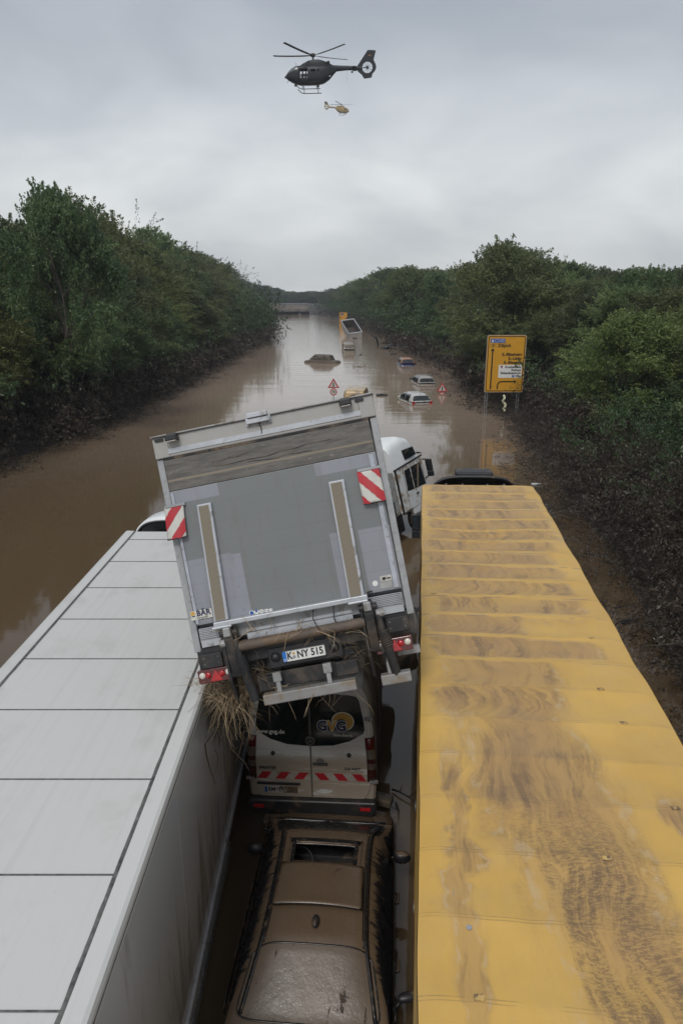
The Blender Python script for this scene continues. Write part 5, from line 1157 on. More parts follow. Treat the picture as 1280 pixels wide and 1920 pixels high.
# own cab of the box truck (front, mostly hidden)
mb = MB(); mb.prismx([(BL + .25, -.25), (BL + 2.1, -.3), (BL + 2.15, .5), (BL + 1.9, 1.5), (BL + .25, 1.55)], .06, BW - .06); mb.build('cab', 'white', bt, bevel=.08, segs=3)
for x in (.3, 2.16): wheel(bt, x, BL + 1.1, -.58, r=.48)
for sx, x in ((-1, .0), (1, BW)):
    mb = MB(); mb.box((x + sx * .08, BL + 1.9, .9), (.2, .1, .4)); mb.tube([(x - sx * .1, BL + 1.8, 1.1), (x + sx * .08, BL + 1.9, 1.0)], .02, 6); mb.build('side_mirror', 'black', bt, bevel=.02)
# loose wires
mb = MB(); mb.tube([(1.40, -.06, .28), (1.38, -.14, .16), (1.42, -.16, .05), (1.5, -.12, -.02)], .006, 5); mb.tube([(1.62, -.06, .28), (1.60, -.1, .12), (1.62, -.1, .05)], .007, 5); mb.tube([(.68, -.08, -.05), (.72, -.14, -.15), (.66, -.12, -.25), (.62, -.08, -.22)], .006, 5); mb.tube([(2.0, -.06, .32), (2.06, -.08, .33), (2.04, -.07, .29)], .008, 5); mb.build('cable', 'black', bt)

# ------------------------------------------------------------------ white van under the box truck
Mv = Matrix.Translation((-.43, 8.70, 0.27)) @ Matrix.Rotation(R(-5), 4, 'Z') @ Matrix.Rotation(R(-3.2), 4, 'X') @ Matrix.Rotation(R(-1.6), 4, 'Y')
vn = thing('van', 'muddy white van with red-striped rear doors, pinned under the tilted box truck', 'van', mat=Mv)
t = NT('van_paint'); v = t.obj(); s3 = t.sep(v); Z = s3[2]; X = s3[0]
sw = t.noise(t.mapping(v, (.55, .8, 5.0), rot=(0, R(5), 0)), 1.6, 7, .7, .8); s2_ = t.noise(t.mapping(v, (1, 1, 14)), 2.2, 5, .7, .3)
zz = t.step(Z, 1.52, 1.30); z2 = t.step(Z, .62, .95)
f = t.math('MULTIPLY', t.step(t.math('ADD', sw, t.math('MULTIPLY', zz, .16)), .50, .60), t.math('ADD', t.math('MULTIPLY', zz, .75), .25))
base = t.mix(t.noise(v, 1.5, 3), (.68, .69, .68, 1), (.60, .60, .58, 1))
base = t.mix(t.math('MULTIPLY', f, .8), base, (.29, .22, .15, 1))
base = t.mix(t.math('MULTIPLY', t.step(s2_, .58, .70), .45), base, (.25, .20, .15, 1))
base = t.mix(t.step(t.math('ADD', X, t.math('MULTIPLY', sw, .2)), 1.04, 1.10) if False else 0.0, base, base)
yv = s3[1]; sidef_ = t.math('MULTIPLY', t.step(yv, .25, .6), t.step(t.noise(v, 1.0, 5, .7), .30, .50))
base = t.mix(t.math('MULTIPLY', sidef_, .85), base, (.075, .056, .04, 1))
t.P('Base Color', base); t.P('Roughness', .38); t.P('Specular IOR Level', .45); t.bump(t.noise(v, 20, 4), .08, .01); M['van'] = t.m
def vsec(w, zt, y, inset=0):
    pr = [(.93, .42), (.985, .55), (1.0, .85), (1.0, 1.35), (.965, 1.8), (.915, 2.2), (.865, 2.42), (.80, 2.54), (.66, 2.605), (.35, 2.64), (0, 2.65)]
    k = (zt - .42) / (2.65 - .42)
    R_ = [((a * w - inset), y, .42 + (z - .42) * k - (inset if z > 1 else 0)) for a, z in pr]
    return R_ + [(-x, y_, z) for x, y_, z in R_[-2::-1]]
W_ = .98
secs = [vsec(W_, 2.65, 0, .035), vsec(W_, 2.65, .035), vsec(W_, 2.65, .5), vsec(W_, 2.65, 2.0), vsec(W_, 2.63, 3.2), vsec(W_ * .99, 2.5, 3.5), vsec(W_ * .98, 1.75, 4.15), vsec(W_ * .96, 1.35, 4.7), vsec(W_ * .88, 1.0, 5.15), vsec(W_ * .8, .7, 5.25)]
mb = MB(); n = len(secs[0]); mb.add([p for s_ in secs for p in s_], [(j * n + i, j * n + i + 1, (j + 1) * n + i + 1, (j + 1) * n + i) for j in range(len(secs) - 1) for i in range(n - 1)] + [tuple(range(n))[::-1], tuple((len(secs) - 1) * n + i for i in range(n))])
vb = mb.build('body', 'van', vn, smooth=True, auto=32)
def hwz(z):
    pr = [(.42, .93), (.55, .985), (.85, 1.0), (1.35, 1.0), (1.8, .965), (2.2, .915), (2.42, .865), (2.54, .80), (2.605, .66)]
    return W_ * float(np.interp(z, [a for a, _ in pr], [b for _, b in pr]))
def outline(zs, side, ins): return [(side * (hwz(z) - ins), z) for z in zs]
for sd_ in (-1, 1):
    pts = [(sd_ * .004, .70)] + [(sd_ * .80, .70), (sd_ * .86, .78)] + outline([.95, 1.3, 1.6, 1.9, 2.2, 2.38], sd_, .075) + [(sd_ * .68, 2.50), (sd_ * .5, 2.535), (sd_ * .004, 2.56)]
    mb = MB(); mb.prism(pts, -.022, .03); dr = mb.build('rear_door', 'van', vn, bevel=.008)
    wp = [(sd_ * .012, 1.60), (sd_ * .35, 1.62), (sd_ * .60, 1.70), (sd_ * .80, 1.83), (sd_ * .825, 1.90)] + [(sd_ * .80, 2.1), (sd_ * .745, 2.38), (sd_ * .70, 2.44), (sd_ * .6, 2.46), (sd_ * .012, 2.50)]
    t = glass('van_glass_%d' % sd_, (.010, .013, .014), .08, .15, (.045, .04, .03)) if sd_ < 0 else t_g
    t_g = t
    mb = MB(); mb.prism(wp, -.030, -.021); mb.build('window', t, dr, bevel=.004)
    # hinges
    for z in (2.08, 1.02):
        mb = MB(); xx = sd_ * (hwz(z) - .03); mb.box((xx, -.03, z), (.13, .03, .05)); mb.tube([(xx, -.045, z - .03), (xx, -.045, z + .03)], .012, 8); mb.build('hinge', 'alu_dull', dr, bevel=.005)
    # tail lights wrap round the corner
    mb = MB(); zs = np.linspace(1.02, 1.76, 8); vs = []
    for z in zs:
        w2 = hwz(z); vs += [(sd_ * (w2 - .13), -.035, z), (sd_ * (w2 - .05), -.045, z), (sd_ * (w2 + .008), -.005, z), (sd_ * (w2 + .012), .10 + .05 * (z - 1), z)]
    mb.add(vs, [(j * 4 + i, j * 4 + i + 1, (j + 1) * 4 + i + 1, (j + 1) * 4 + i) for j in range(7) for i in range(3)])
    tlm = NT('tail_lamp_%d' % sd_); zz = t_z = None
    v = tlm.obj(); z = tlm.sep(v)[2]; bands = tlm.n('ShaderNodeValToRGB', {0: tlm.math('MULTIPLY', tlm.math('SUBTRACT', z, 1.02), 1 / .74)})
    cr = bands.color_ramp; cr.interpolation = 'CONSTANT'; cr.elements[0].color = (.05, .012, .010, 1); cr.elements[1].position = .74; cr.elements[1].color = (.10, .006, .010, 1)
    for p_, c_ in ((.28, (.11, .085, .07, 1)), (.42, (.05, .012, .01, 1)), (.52, (.13, .11, .09, 1))): e = cr.elements.new(p_); e.color = c_
    tlm.P('Base Color', bands.outputs[0]); tlm.P('Roughness', .2); tlm.P('Coat Weight', .5)
    mb.build('tail_light', tlm.m, vn, smooth=True, solid=.03)
    mb = MB(); mb.bb(min(sd_ * .74, sd_ * .90), max(sd_ * .74, sd_ * .90), -.135, -.12, .57, .63); mb.build('reflector', 'red_lens', vn, bevel=.006)
    # knob
    mb = MB(); mb.grid(lambda u, v: (sd_ * .58 + .035 * math.cos(2 * math.pi * u) * math.sin(math.pi * v / 2), -.02 - .045 * math.cos(math.pi * v / 2), 1.46 + .035 * math.sin(2 * math.pi * u) * math.sin(math.pi * v / 2)), 16, 7); mb.build('door_stop', 'black', dr, smooth=True)
    # red warning stripes, mirrored about the middle
    mb = MB()
    for k in range(3):
        x0 = .06 + k * .285; mb.prism([(sd_ * (x0 + .07), 1.015), (sd_ * (x0 + .215), 1.015), (sd_ * (x0 + .13), 1.135), (sd_ * (x0 - .015), 1.135)], -.026, -.0222)
    stp = mb.build('warning_stripe', 'red', dr)
    mb = MB(); mb.bb(min(sd_ * .02, sd_ * .87), max(sd_ * .02, sd_ * .87), -.0235, -.0221, 1.012, 1.138); mb.build('white_stripe', basic('stripe_white%d' % sd_, (.40, .375, .33), .5, var=.15, dirt=.4, dirtcol=(.25, .19, .13)), dr)
mb = MB(); mb.bb(-.012, .012, -.028, -.02, .70, 2.52); mb.build('door_seam', basic('seam_grey', (.12, .11, .10), .6), vn)
mb = MB(); mb.prism([(-.93, .44), (.93, .44), (.99, .56), (.99, .70), (-.99, .70), (-.99, .56)], -.12, .10); mb.build('bumper', 'black', vn, bevel=.04, segs=3)
mb = MB(); mb.prism([(-.68, .30), (.62, .30), (.70, .46), (-.74, .46)], -.30, -.11); mb.build('rear_step', basic('step_mud', (.10, .075, .05), .5, bump=.4, var=.3), vn, bevel=.02)
mb = MB(); mb.tube([(-.70, -.32, .34), (-.55, -.33, .31), (-.25, -.34, .31), (-.15, -.36, .36), (.12, -.36, .36), (.22, -.34, .31), (.5, -.33, .31), (.66, -.32, .42)], .035, 8); mb.tube([(0, -.30, .32), (0, -.42, .36), (0, -.42, .42)], .035, 8); mb.build('tow_bar', 'black', vn, smooth=True, auto=50)
mb = MB(); mb.bb(-.85, -.18, -.045, -.02, .915, .955); mb.build('plate_light_bar', 'black', vn, bevel=.008)
t = NT('dirty_plate'); v = t.obj(); X = t.sep(v)[0]
f = t.step(t.math('ADD', t.noise(v, 9, 5, .7), t.math('MULTIPLY', t.math('ADD', X, .5), 1.2)), .50, .62)
t.P('Base Color', t.mix(f, (.45, .44, .40, 1), (.14, .10, .065, 1))); t.P('Roughness', .5)
mb = MB(); mb.prism(rrect(-.74, -.22, .775, .885, .008), -.036, -.022); pl_ = mb.build('number_plate', t.m, vn)
mb = MB(); mb.bb(-.735, -.695, -.038, -.0365, .78, .88); mb.build('blue_field', 'blue', pl_)
text('lettering', 'BM', .105, 'ink', pl_, (-.625, -.037, .83), bold=.002, sx=.85); text('lettering', 'EV', .105, 'ink', pl_, (-.47, -.037, .83), bold=.002, sx=.85); text('lettering', '22', .105, basic('faint_ink', (.06, .045, .035), .5), pl_, (-.325, -.037, .83), bold=.002, sx=.85)
mb = MB(); mb.disc((-.548, .83), .016, -.038, -.0365); mb.build('registration_badge', 'steel', pl_)
mb = MB(); mb.disc((0, 1.70), .078, -.048, -.028, 28); mb.build('badge_base', 'black', vn, bevel=.006)
bs = MB(); bs.grid(lambda u, v: ((.066 + .007 * math.cos(2 * math.pi * v)) * math.cos(2 * math.pi * u), -.052 + .007 * math.sin(2 * math.pi * v), 1.70 + (.066 + .007 * math.cos(2 * math.pi * v)) * math.sin(2 * math.pi * u)), 33, 7)
for a in (90, 210, 330): bs.prism([(0.012 * math.cos(R(a + 90)), 1.70 + .012 * math.sin(R(a + 90))), (.064 * math.cos(R(a)), 1.70 + .064 * math.sin(R(a))), (0.012 * math.cos(R(a - 90)), 1.70 + .012 * math.sin(R(a - 90)))], -.056, -.048)
M['chrome'] = basic('chrome', (.5, .5, .5), .2, .9, var=.05); bs.build('star_badge', 'chrome', vn, smooth=True, auto=40)
mb = MB(); mb.tube([(.03, -.05, 1.305), (.25, -.05, 1.305)], .016, 8); mb.bb(.03, .06, -.05, -.02, 1.295, 1.315); mb.bb(.22, .25, -.05, -.02, 1.295, 1.315); mb.build('door_handle', 'black', vn, bevel=.004)
mb = MB(); mb.disc((.14, 1.325), .065, -.026, -.0221, 20); mb.build('handle_recess', basic('recess', (.16, .15, .14), .5), vn)
text('lettering', 'SPRINTER', .062, 'ink', vn, (-.68, -.0235, 1.20), bold=.002, shear=.25, sx=1.0, ext=.002); text('lettering', '316 NGT', .062, 'ink', vn, (.62, -.0235, 1.22), bold=.002, shear=.25, ext=.002)
text('web_address', 'www.gvg.de', .098, 'white_ink', vn, (-.61, -.0315, 1.83), bold=.0015, sx=.95)
# company mark on the right pane
mk = MB(); cxm, czm = .50, 2.03
outer = [(cxm + .155 * math.cos(R(a)), czm + .145 * math.sin(R(a))) for a in range(-60, 200, 8)]; inner = [(cxm - .02 + .075 * math.cos(R(a)), czm - .03 + .07 * math.sin(R(a))) for a in range(180, -61, -8)]
no, ni = len(outer), len(inner)
mk.prism(outer + inner, -.0325, -.0308); ring = mk.build('ring_mark', basic('ring_yellow', (.50, .30, .07), .4, var=.25), vn)
mk = MB(); mk.prism([(cxm + .168 * math.cos(R(a)), czm + .158 * math.sin(R(a))) for a in range(-64, 204, 8)] + [(cxm + .152 * math.cos(R(a)), czm + .142 * math.sin(R(a))) for a in range(200, -65, -8)], -.0322, -.0306); mk.build('mark_outline', 'white_ink', vn)
for s_, x, m_ in (('G', .19, 'navy'), ('V', .335, 'gold'), ('G', .475, 'navy')):
    text('lettering', s_, .225, 'white_ink', vn, (x, -.0335, 1.945), bold=.017, sx=.92); text('lettering', s_, .225, m_, vn, (x, -.0358, 1.945), bold=.009, sx=.92)
text('lettering', 'Meine Energie.', .056, 'white_ink', vn, (.50, -.0335, 1.80), bold=.001, sx=.9)
if False: text('side_lettering', 'Energie', .16, 'navy', vn, (.955, .75, 2.0), rot=(R(90), R(0), R(90)), bold=.003)
# side mirror / door line of the van
mb = MB()
for y in (.95, 2.6, 3.6): mb.bb(.975, .986, y, y + .012, .6, 2.0)
mb.bb(.978, .99, .3, 4.2, 1.18, 1.26); mb.build('side_moulding', 'black', vn)
for x in (-.8, .8): wheel(vn, x, .95, .34, r=.34, w=.22); wheel(vn, x, 4.3, .34, r=.34, w=.22)
for sx in (-1, 1):
    mb = MB(); mb.box((sx * 1.13, 3.75, 1.7), (.18, .1, .3)); mb.tube([(sx * .93, 3.8, 1.6), (sx * 1.1, 3.76, 1.6)], .02, 6); mb.build('side_mirror', 'black', vn, bevel=.03)
mb = MB(); mb.add([(-.8, 3.56, 2.42), (.8, 3.56, 2.42), (.9, 4.12, 1.78), (-.9, 4.12, 1.78)], [(0, 1, 2, 3)]); ww = mb.build('windshield', 'glass', vn, solid=-.02)

# ------------------------------------------------------------------ mud-covered car between the trailers
Mc = Matrix.Translation((-.255, 6.70, -.01)) @ Matrix.Rotation(R(-4.4), 4, 'Z')
nc = thing('car', 'dark car coated in wet brown mud, its sunroof slid open, between the two trailers', 'car', mat=Mc)
c = Car(1.86, [(-2.55, .45), (-2.48, .88), (-1.55, .97), (0, .96), (1.45, .93), (2.0, .74), (2.35, .56), (2.42, .40)],
        [(-1.52, .985), (-.80, 1.41), (-.3, 1.462), (.4, 1.462), (.88, 1.40), (1.50, .985)], .965, .265)
fn, nu, nv = c.body(44, 50); mb = MB(); mb.grid(fn, nu, nv); mb.build('body', 'mud_body', nc, smooth=True, auto=50)
ox, oy0, oy1 = .40, .28, .60
mb = MB(); nu, nv = 61, 90
gv = [c.gp(-1.54 + 3.06 * (j / (nv - 1)), math.pi * (1 - i / (nu - 1))) for j in range(nv) for i in range(nu)]
fs = []
for j in range(nv - 1):
    for i in range(nu - 1):
        q = (j * nu + i, j * nu + i + 1, (j + 1) * nu + i + 1, (j + 1) * nu + i); cx_ = sum(gv[k][0] for k in q) / 4; cy_ = sum(gv[k][1] for k in q) / 4
        if abs(cx_) < ox and oy0 < cy_ < oy1 and gv[q[0]][2] > 1.35: continue
        fs.append(q)
mb.add(gv, fs); mb.build('roof', 'mud_body', nc, smooth=True, auto=50, solid=.025)
mb = MB(); mb.bb(-.62, .62, -.6, 1.1, .55, .6); mb.box((-.36, .3, .85), (.5, .5, .5)); mb.box((.36, .3, .85), (.5, .5, .5)); mb.box((-.36, .08, 1.1), (.46, .14, .5)); mb.box((.36, .08, 1.1), (.46, .14, .5)); mb.box((0, .95, .95), (1.2, .3, .15)); mb.build('interior', 'black', nc, bevel=.05)
mb = MB(); mb.grid(lambda u, v: (-.36 + (.18 + .016 * math.cos(2 * math.pi * v)) * math.cos(2 * math.pi * u), .62 + .1 * math.sin(2 * math.pi * u), 1.12 + .13 * math.sin(2 * math.pi * u) + .016 * math.sin(2 * math.pi * v)), 26, 7); mb.build('steering_wheel', 'black', nc, smooth=True)
def strip(name, pa, wd, mat, dz=.006, parent=nc):
    mb = MB(); vs = []
    for (fx, y) in pa: vs.append(c.top(fx, y, dz))
    n = len(vs); V = [Vector(p) for p in vs]; out = []
    for i, p in enumerate(V):
        d = (V[min(i + 1, n - 1)] - V[max(i - 1, 0)]).normalized(); s_ = d.cross(Vector((0, 0, 1))).normalized() * wd / 2; out += [p - s_, p + s_]
    mb.add(out, [(2 * i, 2 * i + 1, 2 * i + 3, 2 * i + 2) for i in range(n - 1)]); return mb.build(name, mat, parent, smooth=True, solid=-.006)
M['gapblack'] = basic('wet_black_trim', (.012, .012, .013), .25, var=.3, dirt=.25, dirtcol=(.10, .07, .045), dirtscale=9)
for sg_ in (-1, 1):
    strip('roof_groove', [(sg_ * .80, y) for y in np.linspace(-.82, .86, 24)], .014, 'gapblack')
    strip('sunroof_rail', [(sg_ * .615, y) for y in np.linspace(.16, .68, 8)], .05, 'gapblack'); strip('sunroof_rail', [(sg_ * .70, y) for y in np.linspace(.12, .70, 8)], .02, 'mud_body', .012)
strip('sunroof_frame', [(fx, .655) for fx in np.linspace(-.70, .70, 15)], .07, 'gapblack'); strip('sunroof_frame', [(fx, .61) for fx in np.linspace(-.56, .56, 15)], .025, 'mud_body', .014)
mb = MB(); mb.grid(lambda u, v: ((2 * u - 1) * (.535 - .02 * v) , -.44 + .66 * v, 1.555 - .035 * v - .045 * (2 * u - 1) ** 2), 22, 14); mb.build('sunroof_panel', 'mud_body', nc, smooth=True, solid=.02)
def loop(name, ya, yb, fx, wd, mat, parent=nc, r=.12):
    pts = []; mbl = MB()
    per = []
    for k in range(64):
        a = 2 * math.pi * k / 64; ca, sa = math.cos(a), math.sin(a); p = .28
        per.append((fx * math.copysign(abs(ca) ** p, ca), (ya + yb) / 2 + (yb - ya) / 2 * math.copysign(abs(sa) ** p, sa)))
    V = [Vector(c.top(x_, y_, .009)) for x_, y_ in per]; out = []
    n = len(V)
    for i, p in enumerate(V):
        d = (V[(i + 1) % n] - V[i - 1]).normalized(); s_ = d.cross(Vector((0, 0, 1))).normalized() * wd / 2; out += [p - s_, p + s_]
    mbl.add(out, [(2 * i, 2 * i + 1, 2 * ((i + 1) % n) + 1, 2 * ((i + 1) % n)) for i in range(n)]); return mbl.build(name, mat, parent, smooth=True, solid=-.004)
def patch(name, ya, yb, fx, mat, n=22, off=.007):
    mbp = MB()
    def f_(u, v):
        a = 2 * u - 1; b = 2 * v - 1
        # squircle mapping keeps the corners round
        x_ = a * (1 - .06 * b ** 6); y_ = b * (1 - .06 * a ** 6)
        return c.top(x_ * fx, (ya + yb) / 2 + (yb - ya) / 2 * y_, off)
    mbp.grid(f_, n, n); return mbp.build(name, mat, nc, smooth=True)
patch('rear_window', -1.46, -.84, .90, 'mud_glass'); loop('rear_window_seal', -1.47, -.83, .91, .018, 'gapblack')
patch('windshield', .93, 1.44, .93, 'gapblack')
strip('wiper', [(-.75, 1.40), (-.2, 1.37), (-.02, 1.42)], .02, 'black', .02); strip('wiper', [(0, 1.42), (.4, 1.37), (.8, 1.41)], .02, 'black', .02)
strip('bonnet_edge', [(fx, 1.50) for fx in np.linspace(-.9, .9, 15)], .05, 'gapblack', .004)
mb = MB(); mb.grid(lambda u, v: (.045 * math.cos(2 * math.pi * u) * math.sin(math.pi * v / 2) ** .6, -.60 + .085 * math.sin(2 * math.pi * u) * math.sin(math.pi * v / 2) ** .6, 1.455 + .05 * math.cos(math.pi * v / 2)), 18, 8); mb.build('antenna_fin', 'black', nc, smooth=True)
for sg_ in (-1, 1):
    for (ya, yb) in ((-1.05, -.22), (-.16, .72)):
        mbp = MB()
        def f_(u, v):
            y = ya + (yb - ya) * u; zt = c.belt + c.gz(y) * .87; z0 = c.belt + .02
            return c.side(sg_, y, z0 + max(0, (zt - z0)) * v)
        mbp.grid(f_, 16, 12); mbp.build('side_window', 'mud_sideglass', nc, smooth=True)
    mbp = MB()
    vs = []
    for y in np.linspace(-1.42, 1.4, 40):
        zt = c.belt + c.gz(y) * .86; a = Vector(c.side(sg_, y, zt, .012)); b = Vector(c.side(sg_, y, c.belt + c.gz(y) * .905, .012)); vs += [a, b]
    mbp.add(vs, [(2 * i, 2 * i + 1, 2 * i + 3, 2 * i + 2) for i in range(39)]); mbp.build('window_trim', 'gapblack', nc, smooth=True, solid=-.01)
    mbp = MB(); mbp.grid(lambda u, v: (sg_ * (c.hw(-1.3 + 2.9 * u) * .995 + .004), -1.3 + 2.9 * u, .86 + .09 * v), 20, 3); mbp.build('waist_moulding', 'gapblack', nc, smooth=True, solid=-.01)
    mirror(nc, sg_ * .88, .90, 1.0, 'black' if sg_ < 0 else 'mud_side', sg_, 1.25)
    for y in (-.55, .40):
        mbp = MB(); mbp.tube([(sg_ * .925, y - .09, .80), (sg_ * .965, y - .07, .81), (sg_ * .97, y + .06, .81), (sg_ * .925, y + .09, .80)], [.014, .022, .022, .014], 8); mbp.build('door_handle', 'mud_body', nc, smooth=True)
    wheel(nc, sg_ * .80, 1.55, .31, r=.32, w=.2); wheel(nc, sg_ * .80, -1.35, .31, r=.32, w=.2)
    mbp = MB(); mbp.box((sg_ * .74, 2.36, .70), (.30, .2, .13), rot=(0, 0, -sg_ * .3)); mbp.build('headlight', 'glass_muddy', nc, bevel=.03)
mb = MB(); mb.tube([(.90, -1.10, .80), (1.0, -1.02, .88)], .03, 6); mb.grid(lambda u, v: (1.09 + .13 * -math.cos(math.pi * v), -1.00 + .06 * math.cos(2 * math.pi * u) * math.sin(math.pi * v) ** .6 + .03 * -math.cos(math.pi * v), .92 + .05 * math.sin(2 * math.pi * u) * math.sin(math.pi * v) ** .6), 16, 11); mb.build('loose_mirror', 'black', nc, smooth=True)

# ------------------------------------------------------------------ reeds, straw and branches caught in the wreck
def straw(name, label, centre, n, seed, spread, length, down=.7, bias=(0, 0, 0), mat='straw', r=.0045, cat='debris', group=None):
    g_ = random.Random(seed); mb = MB()
    for k in range(n):
        p = Vector(centre) + Vector((g_.gauss(0, spread[0]), g_.gauss(0, spread[1]), g_.gauss(0, spread[2])))
        d = Vector((g_.gauss(0, .6) + bias[0], g_.gauss(0, .4) + bias[1], g_.gauss(0, .45) - down + bias[2])).normalized(); L = length * g_.uniform(.35, 1.3)
        pts = [p]; 
        for q in range(4): d = (d + Vector((g_.gauss(0, .16), g_.gauss(0, .16), g_.gauss(-.08, .14)))).normalized(); pts.append(pts[-1] + d * L / 4)
        rr = r * g_.uniform(.6, 1.6); mb.tube(pts, [rr, rr, rr * .9, rr * .7, rr * .3], 4, cap=False)
    o = mb.build(name, mat); tag(o, label, cat, group); return o
Pst = at_d(425, 1288, 6.98)
M['straw3'] = basic('dull_reed', (.11, .08, .05), .8, var=.5, scale=9)
M['straw2'] = basic('dark_wet_reed', (.075, .055, .034), .8, var=.5, scale=9)
straw('reed_clump', 'big tangle of dry reeds hanging below the left rear light of the box truck', Pst, 260, 1, (.15, .12, .07), .50, .45, r=.0030)
straw('reed_strand', 'thin trail of dark wet weeds dangling down beside the white trailer wall', Pst + Vector((-.03, .15, -.42)), 120, 2, (.15, .1, .22), .38, 1.1, mat='straw2')
straw('straw_tuft', 'dry straw poking out between the lift arm and the number plate', Mt @ Vector((.64, .03, -.32)), 70, 3, (.07, .06, .09), .26, .4, r=.0028, mat='straw3')
straw('straw_tuft', 'reddish dry twigs stuck right of the number plate under the box truck', Mt @ Vector((1.74, .05, -.30)), 50, 4, (.09, .05, .10), .28, .3, bias=(-.3, -.1, .2), r=.0025, mat='straw3')
straw('straw_tuft', 'few loose stalks hanging over the dark rear window of the van', Mt @ Vector((1.28, -.02, -.60)), 14, 6, (.35, .03, .03), .42, .9, r=.003)
straw('straw_tuft', 'loose stalks lying along the brown tube under the tail lift', Mt @ Vector((1.25, -.14, .06)), 40, 8, (.38, .02, .012), .22, .1, r=.003)
g_ = random.Random(5)
Pb = onz(735, 1480, .34)
def branch(name, label, base, dirs, r, mat='branch'):
    mb = MB(); p = Vector(base); pts = [p.copy()]
    for d in dirs: p = p + Vector(d); pts.append(p.copy())
    mb.tube(pts, [r * (1 - .75 * i / len(pts)) for i in range(len(pts))], 6)
    for i in range(1, len(pts) - 1):
        q = pts[i] + Vector((g_.uniform(-.2, .2), g_.uniform(-.2, .2), g_.uniform(0, .06))); mb.tube([pts[i], (pts[i] + q) / 2 + Vector((0, 0, .02)), q], [r * .5, r * .35, r * .15], 5)
    o = mb.build(name, mat, smooth=True); tag(o, label, 'branch')
branch('branch', 'thin dark branch floating in the gap right of the white van', Pb, [(.12, -.1, .03), (.14, -.12, 0), (.1, -.16, .02)], .018)
branch('branch', 'small forked twig floating beside the muddy car\'s right headlamp', onz(742, 1505, .33), [(.03, -.2, .03), (-.02, -.2, 0)], .012)
for px, py, L_, lb in ((1100, 1090, .6, 'bare twig drifting right of the yellow trailer, far end of the channel'), (1150, 1140, .5, 'small dark twig drifting beside the right slope, next to the dark board'), (1215, 1245, .7, 'bare twig drifting in the channel beside the near part of the yellow trailer')):
    P = onz(px, py, .32); a = g_.uniform(0, 3); branch('branch', lb, P, [(L_ / 3 * math.cos(a), L_ / 3 * math.sin(a), .03), (L_ / 3 * math.cos(a + .4), L_ / 3 * math.sin(a + .4), .02), (L_ / 3 * math.cos(a), L_ / 3 * math.sin(a), 0)], .022)
P = onz(1176, 1165, .33); mb = MB(); mb.box((0, 0, 0), (.42, .16, .03), rot=(.1, .05, .4)); mb.box((0, .02, .02), (.3, .08, .02), rot=(.1, .05, .4)); o = mb.build('drifting_board', 'black', bevel=.005); o.location = P; tag(o, 'small dark board drifting between the yellow trailer and the right slope', 'board')
P = onz(1003, 908, .34); mb = MB(); mb.box((0, 0, 0), (.34, .16, .08), rot=(.1, .05, .2)); mb.box((.22, .04, .0), (.14, .12, .06), rot=(.1, .2, .5)); o = mb.build('drifting_litter', 'white_ink', bevel=.02); o.location = P; tag(o, 'small pale piece of litter at the foot of the right slope beyond the yellow trailer', 'litter')

